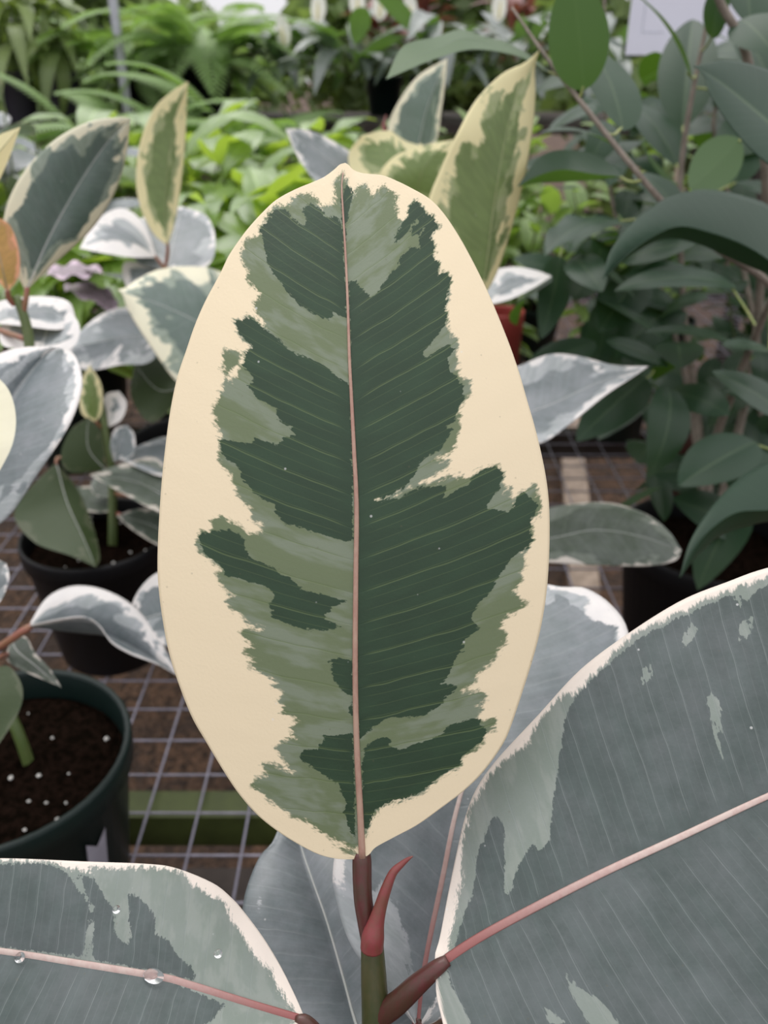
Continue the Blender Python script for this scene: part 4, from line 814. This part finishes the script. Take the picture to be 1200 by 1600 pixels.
fleaf((1158, 30, .73), (1210, 85, .70), 80, (-0.3, 0.4, 0.9), fold=0.1)
fleaf((1172, 40, .75), (1150, -60, .78), 84, (0.2, 0.3, 0.95))
fleaf((1112, 60, .78), (1140, -40, .74), 60, (-0.6, 0.3, 0.7))
fleaf((1205, 140, .83), (1150, 40, .86), 80, (0.2, 0.3, 0.9))
traced_leaf(X, [(862, 116, .67), (820, 92, .66), (775, 80, .655), (730, 78, .65), (680, 92, .64), (640, 108, .635), (603, 124, .63)], [(862, 116, .67), (815, 78, .68), (770, 70, .675), (724, 60, .67), (685, 76, .655), (645, 92, .645), (603, 124, .63)],
            [(862, 116, .67), (800, 70, .70), (760, 58, .70), (720, 46, .695), (680, 58, .68), (630, 72, .66), (603, 124, .63)], M['ficus'], rib=.0007, flip=True, petiole=[P(872, 118, .668), P(868, 112, .667)], petmat='ficus_petiole', petr=.0011, label='arching green leaf reaching left past the cream tip')
fleaf((1150, 448, .80), (960, 455, .80), 74, (0.0, 0.75, 0.65), bow=0.10)
fleaf((1180, 560, .82), (1005, 520, .80), 62, (0.0, 0.85, 0.5), bow=0.10)
fleaf((1205, 548, .72), (1128, 540, .70), 40, (0.0, 0.75, 0.65), bow=0.05)
fleaf((1240, 660, .70), (1112, 580, .72), 96, (0.1, 0.75, 0.6), bow=0.05)
fleaf((1010, 590, .92), (900, 690, .84), 74, (0.3, 0.6, 0.7), label='dark leaf under the pinkish leaf')
fleaf((875, 400, .90), (845, 530, .84), 54, (0.3, 0.5, 0.8))
fleaf((945, 380, .95), (895, 470, .88), 70, (0.3, 0.4, 0.85))
fleaf((960, 345, .92), (850, 400, .84), 76, (0.0, 0.85, 0.5), bow=0.10, ripple=.003)
traced_leaf(X, [(1290, 770, .58), (1240, 790, .555), (1200, 796, .552), (1150, 800, .552), (1110, 826, .555), (1082, 860, .558), (1062, 902, .56)], [(1290, 770, .58), (1230, 806, .58), (1180, 818, .578), (1130, 834, .573), (1092, 865, .566), (1062, 902, .56)],
            [(1290, 770, .58), (1250, 715, .605), (1200, 722, .605), (1155, 747, .60), (1112, 792, .585), (1078, 846, .57), (1062, 902, .56)], M['ficus'], rib=.0008, bulge=.002, thick=.0005, label='blue-green leaf curving down to a point above the big right leaf')
fleaf((1180, 690, .80), (1060, 760, .76), 92, (0.2, 0.7, 0.6), bow=0.05)
fleaf((1230, 740, .78), (1075, 720, .80), 90, (0.0, 0.7, 0.7), bow=0.05)
fleaf((1160, 830, .85), (1050, 780, .84), 84, (0.0, 0.6, 0.8), bow=0.05)
fleaf((1000, 430, .95), (935, 520, .88), 78, (0.2, 0.6, 0.7))
fleaf((1060, 470, .97), (960, 560, .90), 80, (0.2, 0.6, 0.7))
fleaf((1150, 290, .92), (1160, 170, .95), 80, (-0.2, 0.3, 0.9))
fleaf((1060, 260, .93), (985, 160, .98), 80, (0.2, 0.5, 0.8))
fleaf((1062, 290, .92), (1000, 215, .90), 62, (0.3, 0.7, 0.6), under=True)
# inner leaves filling the crown, sharing a few blade meshes
rnd = random.Random(77)
flib = [blade_mesh('leaf', M['ficus'], L=.085, W=.040, bow=b, fold=f, pa=.62, pb=.8, ns=10, nt=3, endbow=e) for b, f, e in ((.06, .15, 0), (.10, .1, .1), (.03, .2, 0), (.08, .1, .2))]
npl = 0
while npl < 245:
    x = rnd.uniform(850, 1330); y = rnd.uniform(60, 800); d = rnd.uniform(.82, 1.25)
    lim = 860 + max(0, (y - 480)) * 0.55 + max(0, (330 - y)) * 0.25
    if x < lim: continue
    if y < 240 and d < 0.95: continue
    q = P(x, y, d)
    if q[2] < BENCH + 0.12: continue
    hd = rnd.uniform(0, 6.283); dr = np.array([math.cos(hd), math.sin(hd), rnd.uniform(-0.9, 0.35)])
    zz = np.array([rnd.uniform(-.5, .5), rnd.uniform(-.7, .3), 1.0])
    o = link('leaf', rnd.choice(flib), X, frame(q, dr, zz) @ Matrix.Scale(rnd.uniform(.75, 1.25), 4)); o['seed'] = rnd.uniform(0, 90)
    npl += 1

# ------------------------------------------------------------------ brown pot and red pot
pbn = onz(1092, 855, BENCH)
bp_ = thing('planter', 'brown plastic pot standing in the shade behind the ficus pot', 'pot', (pbn[0], pbn[1], BENCH))
pot(bp_, pbn[:2], 0.092, 0.21, M['pot_brown'], seed=31)
prd = np.array([.205, 1.42])
rp_ = thing('planter', 'small red pot half hidden beside the tall yellow-green leaf', 'pot', (prd[0], prd[1], BENCH))
pot(rp_, prd, 0.036, 0.27, M['pot_red'], seed=32)

# ------------------------------------------------------------------ white sign on a stake
sg = P(1100, 30, 1.30)
S = thing('price_sign', 'white card sign on a stake behind the ficus leaves, top right', 'sign', (sg[0], sg[1] + .005, BENCH))
hw_, hh_ = .128, .075
zc = P(1100, 86, 1.30)[2] + hh_
V, F = box_geo(sg[0] - hw_ + .012, sg[0] + hw_ + .012, sg[1], sg[1] + .003, zc - hh_, zc + hh_)
link('card', mesh_from('card', V, F, M['sign'], False), S)
def ink(x0, x1, z0, z1):
    V, F = box_geo(sg[0] + x0, sg[0] + x1, sg[1] - .0004, sg[1] - .0001, zc + z0, zc + z1); link('printed_line', mesh_from('printed_line', V, F, M['sign_ink'], False), S)
ink(-.095, -.0938, -.043, .06); ink(-.095, -.06, -.0442, -.043); ink(.0, .10, -.032, -.0308); ink(.02, .11, .0, .0012); ink(.02, .11, .012, .0132); ink(-.0938, .11, .0588, .06)
V, F = box_geo(sg[0] - .006, sg[0] + .006, sg[1] + .003, sg[1] + .007, BENCH, zc); link('stake', mesh_from('stake', V, F, M['timber'], False), S)

# ================================================================== plants in the rows behind
def scatter_leaf(parent, lib, rnd, base, heading, elev, scale, roll=0.0):
    dr = np.array([math.cos(heading) * math.cos(elev), math.sin(heading) * math.cos(elev), math.sin(elev)])
    z = np.array([-math.cos(heading) * math.sin(elev), -math.sin(heading) * math.sin(elev), math.cos(elev)]) + np.array([rnd.uniform(-.3, .3) + roll, rnd.uniform(-.3, .3), 0])
    return link('leaf', rnd.choice(lib), parent, frame(base, dr, z) @ Matrix.Scale(scale, 4))

blib = [blade_mesh('leaf', M['bright'], L=.17, W=.072, bow=b, fold=f, pa=.7, pb=.9, ns=12, nt=3, endbow=e, ripple=r) for b, f, e, r in ((.10, .25, .15, .002), (.14, .2, .3, .003), (.06, .3, .05, .002), (.16, .15, .4, .003))]
def leafy_plant(xy, h, nl, seed, label, lib=blib, potmat='pot_green', name='foliage_plant', group=None, rr=0.055, scale=(.75, 1.25), spread=.04, stemr=.004, elev=(-.5, .6), stems=3, z0=BENCH, cat='plant', pr=0.07, ph=.13, umin=.35):
    rnd = random.Random(seed)
    T = thing(name, label, cat, (xy[0], xy[1], z0), group)
    pot(T, xy, pr, ph, M[potmat], z0=z0, seed=seed)
    lines = []
    for k in range(stems):
        a = rnd.uniform(0, 6.28); tx, ty = xy[0] + math.cos(a) * spread * rnd.uniform(.4, 1.6), xy[1] + math.sin(a) * spread * rnd.uniform(.4, 1.6)
        hh = h * rnd.uniform(.82, 1.0)
        ln = [np.array([xy[0] + math.cos(a) * .012, xy[1] + math.sin(a) * .012, z0 + ph * .8]), np.array([(xy[0] + tx) / 2, (xy[1] + ty) / 2, z0 + hh * .55]), np.array([tx, ty, z0 + hh])]
        tube('stem', ln, [stemr, stemr * .8, stemr * .5], M['stem_fresh'], T, 6, 10); lines.append(catmull(np.array(ln), 40))
    for i in range(nl):
        ln = lines[i % stems]; u = umin + (1 - umin) * ((i // stems) + rnd.random()) / max(1, (nl / stems))
        q = ln[min(39, int(u * 39))]
        scatter_leaf(T, lib, rnd, q, i * 2.4 + rnd.uniform(-.5, .5), rnd.uniform(*elev) + 0.5 * (u - .6), rnd.uniform(*scale) * (1.1 - .25 * u))
    return T
bright_spots = [(-.56, 1.38, .42), (-.36, 1.46, .45), (-.13, 1.52, .46), (-.98, 1.66, .47), (-.46, 1.96, .54), (-.26, 1.82, .52), (-.02, 1.86, .50), (-.95, 2.10, .52), (-.66, 2.22, .56), (-.36, 2.22, .55), (-1.30, 2.25, .55), (-.08, 2.28, .53)]
bright_where = ['front row, directly below the slim upright leaf', 'front row, second behind the pale pointed leaf', 'front row, nearest the big leaf tip', 'front row, leftmost, behind the oval blue-green leaf',
                'middle row, leftmost', 'middle row, second of three', 'middle row, rightmost', 'back row, below the black shelf pots', 'back row, below the feathery ferns', 'back row, below the left peace lily', 'back row, at the left edge of the picture', 'back row, rightmost']
for i, (x, y, h) in enumerate(bright_spots):
    leafy_plant((x, y), h, 40, 200 + i, 'bright green broad-leaved plant, ' + bright_where[i], group='bright green foliage plants on the bench', spread=.07, scale=(.8, 1.35), stems=4)
pllib = [blade_mesh('leaf', M['rubber_pale'], L=.20, W=.085, bow=b, fold=.15, ns=12, nt=3, endbow=e) for b, e in ((.08, .1), (.1, .25))]  # white glare on level leaves put into the pale leaf colour
for i, (x, y, h) in enumerate([(-.78, 1.40, .50), (-.60, 1.66, .56), (-.82, 1.92, .60)]):
    leafy_plant((x, y), h, 16, 240 + i, ['plant with broad silvery leaves at the left edge, nearest its row', 'plant with broad silvery level leaves below the row of black pots', 'plant with silvery leaves behind the slim upright leaf'][i], lib=pllib, name='silver_leaf_plant', elev=(-.25, .3), spread=.05)

# dark, small-leaved shrubs right of centre
slib = [blade_mesh('leaf', M['bush'], L=.06, W=.032, bow=b, fold=.2, ns=7, nt=2, endbow=e) for b, e in ((.08, .1), (.04, .2))]
for i, (x, y, h) in enumerate([(.22, 1.66, .46), (.45, 1.52, .50), (.36, 2.0, .58), (.64, 1.88, .60), (.86, 1.6, .60), (.16, 2.12, .55)]):
    leafy_plant((x, y), h, 120, 260 + i, 'small-leaved shrub ' + ['right beside the tall yellow-green leaf', 'between the ficus branches, nearest of its kind', 'in the second row behind the ficus branch', 'behind the ficus below the white sign', 'rightmost of its kind, behind the ficus crown', 'second row, directly above the curled cream leaves'][i], lib=slib, name='shrub', stems=7, spread=.11, elev=(-.3, .9), group='small-leaved shrubs', scale=(.8, 1.6), stemr=.003, umin=.12)

# black pots on the raised shelf at the back left
shz = 1.165
sh = thing('shelf', 'dark raised shelf along the back carrying the ferns and peace lilies', 'shelf', (-.3, 3.3, 0))
V, F = box_geo(-1.9, 1.3, 2.92, 3.62, shz - .03, shz); link('board', mesh_from('board', V, F, M['timber_dark'], False), sh)
for xx in (-1.85, 1.25):
    for yy in (2.96, 3.58):
        V, F = box_geo(xx - .025, xx + .025, yy - .02, yy + .02, 0, shz - .03); link('leg', mesh_from('leg', V, F, M['timber_dark'], False), sh)
# glossy shrubs beside and behind the ficus, shade put into their dark leaf colour
for i, (x, y, h) in enumerate([(.64, 1.30, .40), (.90, 1.22, .44), (1.12, 1.50, .52), (.98, 1.95, .60)]):
    leafy_plant((x, y), h, 70, 280 + i, 'dark glossy-leaved shrub ' + ['just behind the brown pot', 'at the right edge, half hidden by the ficus', 'behind the ficus at the far right', 'far back behind the white sign'][i], lib=flib, name='glossy_shrub', stems=6, spread=.10, elev=(-.4, .7), group='dark glossy shrubs', scale=(.9, 1.4), stemr=.003, umin=.1, potmat='pot_black')
# peace lilies
llib = [blade_mesh('leaf', M['lily'], L=.20, W=.062, bow=b, fold=.2, pa=.75, pb=.85, ns=12, nt=3, endbow=e) for b, e in ((.10, .2), (.14, .45), (.05, .1))]
spm_V, spm_F, spm_lc = blade(.085, .045, bow=-.06, fold=.5, pa=.6, pb=.7, ns=10, nt=3)
spathe_me = mesh_from('spathe', spm_V, spm_F, M['spathe'])
Vs, Fs = tube_geo([(0, 0, 0), (0, .02, 0), (0, .045, 0)], [.004, .0045, .002], 8); spadix_me = mesh_from('spadix', Vs, Fs, M['spadix'])
def lily(xy, h, nl, seed, label, flowers=()):
    rnd = random.Random(seed); T = thing('peace_lily', label, 'plant', (xy[0], xy[1], shz))
    pot(T, xy, .085, .17, M['pot_black'], seed=seed)
    for i in range(nl):
        a = i * 2.4 + rnd.uniform(-.4, .4); hh = h * rnd.uniform(.55, 1.0); r0 = rnd.uniform(.03, .12)
        q = np.array([xy[0] + math.cos(a) * r0, xy[1] + math.sin(a) * r0, shz + hh * .85])
        lf = scatter_leaf(T, llib, rnd, q, a, rnd.uniform(-.2, .7), rnd.uniform(.75, 1.15))
        st = np.array([xy[0] + math.cos(a) * .015, xy[1] + math.sin(a) * .015, shz + .13])
        tube('petiole', [st, (st + q) / 2 + np.array([0, 0, .02]), q], [.0028, .0022, .0016], M['stem_fresh'], T, 5, 7)
    for (fx, fy) in flowers:
        d = xy[1] / (cp - (fy - 800) / FPX * sp); q = P(fx, fy + 17, d)
        st = np.array([xy[0], xy[1], shz + .13])
        fl = link('spathe', spathe_me, T, frame(q, (rnd.uniform(-.15, .15), .05, 1), (rnd.uniform(-.4, .4), -1, .1)) @ Matrix.Scale(1.1, 4), label='white flower hood')
        sp2 = bpy.data.objects.new('spadix', spadix_me); COL.objects.link(sp2); sp2.parent = fl; sp2.location = (0, .008, .009)
        tube('flower_stalk', [st, (st + q) / 2, q], [.0026, .0022, .0018], M['stem_fresh'], T, 5, 8)
lily((-.10, 3.05), .28, 34, 301, 'peace lily with two white hoods, left of the group behind the leaf tip', [(497, 20), (446, 58)])
lily((.16, 3.02), .30, 36, 302, 'peace lily with three white hoods in the middle back', [(560, 12), (592, 16), (640, 26)])
lily((.43, 3.1), .29, 32, 303, 'peace lily showing dark leaves, right of the flowering ones')
lily((-.33, 3.22), .27, 28, 304, 'dark leafy peace lily behind the left hooded one')
lily((.70, 3.05), .29, 28, 305, 'peace lily mostly covered by the tall cream-tipped leaf', [(778, 18)])
# red-leaved plants behind the lilies
clib = [blade_mesh('leaf', M['croton'], L=.14, W=.045, bow=.1, fold=.2, ns=8, nt=2, endbow=.2)]
for i, (x, y) in enumerate([(.16, 3.36), (.45, 3.42), (.0, 3.42)]):
    leafy_plant((x, y), .38, 34, 320 + i, ['red-leaved plant behind the peace lily hoods', 'reddish-brown plant right of the lily hoods', 'dull red plant left of the lily hoods'][i], lib=clib, name='red_leaf_plant', elev=(-.1, .9), z0=shz)

# ferny shrubs
def fern(xy, h, nf, seed, label, spread=.30, z0=BENCH):
    rnd = random.Random(seed); T = thing('fern', label, 'plant', (xy[0], xy[1], z0)); pot(T, xy, .09, .18, M['pot_black'], seed=seed, z0=z0)
    tubeV = []
    protos = []
    for pz in range(3):
        V, F, lc = [], [], []; n = 26; L = .36
        for i in range(n):
            u = (i + 1) / (n + 1); zc = .10 * 4 * u * (1 - u) * L - .22 * L * u ** 2
            ln = .075 * math.sin(math.pi * min(1, u * .9 + .12)) + .008
            for s in (-1, 1):
                i0 = len(V); wv = .0075
                c = Vector((0, u * L, zc)); dirv = Vector((s, .55, -.12)).normalized(); pe = Vector((-.5 * s, 1, 0)).normalized() * wv
                for f_, w_ in ((0, .5), (.5, 1), (1, 0.05)):
                    for sg_ in (-1, 1):
                        V.append(tuple(c + dirv * ln * f_ + pe * w_ * sg_ + Vector((0, 0, -.012 * f_ * f_)))); lc.append((u, f_, .5))
                for q in (0, 2):
                    ff = (i0 + q, i0 + q + 1, i0 + q + 3, i0 + q + 2); F.append(ff[::-1] if s > 0 else ff)
        i0 = len(V)
        tv, tf = tube_geo([(0, 0, 0), (0, L * .5, .10 * L - .055 * L), (0, L, -.22 * L)], [.002, .0015, .0006], 4, 8)
        V += [tuple(v) for v in tv]; F += [tuple(i0 + k for k in f) for f in tf]; lc += [(0, 0, .5)] * len(tv)
        me = mesh_from('frond', V, F, M['fern']); set_vec(me, 'lc', lc); protos.append(me)
    for i in range(nf):
        a = i * 2.4 + rnd.uniform(-.3, .3); r0 = rnd.uniform(0.0, spread * .5); hh = h * rnd.uniform(.5, .95)
        q = np.array([xy[0] + math.cos(a) * r0, xy[1] + math.sin(a) * r0, z0 + hh])
        el = rnd.uniform(-.45, .7); dr = np.array([math.cos(a) * math.cos(el), math.sin(a) * math.cos(el), math.sin(el)])
        link('frond', rnd.choice(protos), T, frame(q, dr, (0, 0, 1)) @ Matrix.Scale(rnd.uniform(.7, 1.1), 4))
        st = np.array([xy[0] + math.cos(a) * .01, xy[1] + math.sin(a) * .01, z0 + .14])
        tube('stalk', [st, (st + q) / 2, q], [.002, .0018, .0015], M['stem_fresh'], T, 4, 5)
fern((-.74, 2.62), .52, 40, 401, 'feathery light green fern left of the slim upright leaf tip')
fern((-.46, 2.70), .54, 40, 402, 'feathery light green fern right of the slim upright leaf tip')
fern((-.86, 3.28), .20, 34, 403, 'yellowish feathery fern by the grey pole', z0=shz)
fern((-.60, 3.18), .29, 46, 404, 'tall darker feathery fern against the pale sky', z0=shz)
dlib = [blade_mesh('leaf', M['droopy'], L=.20, W=.05, bow=b, fold=.2, pa=.7, pb=.9, ns=10, nt=2, endbow=e) for b, e in ((.12, .5), (.08, .3), (.15, .7))]
pn = ['leftmost', 'second from left', 'third from left', 'fourth from left', 'rightmost']
for i in range(5):
    leafy_plant((-1.62 + i * .145, 3.02), .42, 34, 420 + i, 'drooping olive-leaved plant in a black pot on the back shelf, ' + pn[i], lib=dlib, potmat='pot_grey', z0=shz, elev=(-.9, .4), name='shelf_plant', pr=.06, ph=.15, stems=4, spread=.05, scale=(.7, 1.2), group='plants in black pots on the back shelf')
wl2 = [blade_mesh('leaf', M['rubber_pale'], L=.16, W=.06, bow=.1, fold=.15, ns=10, nt=3, endbow=.3)]
leafy_plant((-1.42, 3.28), .40, 18, 430, 'pale broad-leaved plant behind the black pots of the back shelf', lib=wl2, potmat='pot_grey', z0=shz, name='shelf_plant', pr=.06, ph=.15, elev=(-.6, .5))
# grey pole
V, F = tube_geo([(-.805, 2.896, 2.6), (-.805, 2.896, 0.0)], .014, 14, 4)
po = link('pole', mesh_from('pole', V, F, M['pole'])); tag(po, 'slim grey metal pole standing among the ferns, top left', 'pole')

# ------------------------------------------------------------------ trees beyond
def tree(x, y, h, rx, rz, zc, n, seed, label, leaf=.19):
    rnd = random.Random(seed); nr = np.random.RandomState(seed)
    T = thing('tree', label, 'tree', (x, y, 0))
    tube('trunk', [(x, y, 0), (x + .05, y, h * .4), (x, y + .05, h * .8)], [.09, .07, .03], M['bark'], T, 8, 12)
    for k in range(5):
        a = k * 1.3 + seed; tube('branch', [(x, y, h * .45 + .1 * k), (x + math.cos(a) * rx * .4, y + math.sin(a) * rx * .4, zc), (x + math.cos(a) * rx * .75, y + math.sin(a) * rx * .75, zc + rz * .4)], [.035, .02, .008], M['bark'], T, 6, 10)
    V, F, lc = [], [], []
    for i in range(n):
        u = nr.normal(size=3); u /= np.linalg.norm(u); r = nr.uniform(.35, 1.0) ** .6
        lump = 1 + .25 * math.sin(u[0] * 5 + seed) * math.sin(u[2] * 6 + seed * 2)
        c = np.array([x, y, zc]) + u * r * lump * np.array([rx, rx, rz])
        if c[2] < .05: continue
        a_ = nr.normal(size=3); a_ /= np.linalg.norm(a_); b_ = np.cross(a_, nr.normal(size=3)); b_ /= np.linalg.norm(b_) + 1e-9
        s = leaf * nr.uniform(.6, 1.3); i0 = len(V)
        V += [c, c + a_ * s * .5 + b_ * s * .24, c + a_ * s, c + a_ * s * .5 - b_ * s * .24]; F.append((i0, i0 + 1, i0 + 2, i0 + 3)); lc += [(0, 0, .5), (.5, 1, .5), (1, 0, .5), (.5, -1, .5)]
    me = mesh_from('foliage', V, F, M['tree'], False); set_vec(me, 'lc', lc); link('foliage', me, T, kind='stuff')
tree(-4.0, 6.5, 3.2, 1.5, 1.3, 2.0, 7000, 1, 'leafy tree beyond the back shelf, far left')
tree(-2.3, 7.2, 3.0, .55, 1.2, 2.0, 3000, 2, 'narrow tree left of the patch of bright sky')
tree(-1.5, 6.0, 1.6, .8, .42, 1.12, 4000, 3, 'low rounded tree under the patch of bright sky')
tree(.2, 7.6, 3.0, 1.1, 1.2, 1.75, 6000, 4, 'tree beyond the peace lilies')
tree(2.0, 6.6, 3.2, 1.3, 1.3, 1.8, 7000, 5, 'tree behind the ficus and the white sign')
tree(4.2, 7.0, 3.2, 1.4, 1.3, 1.8, 6000, 6, 'tree far to the right beyond the bench')
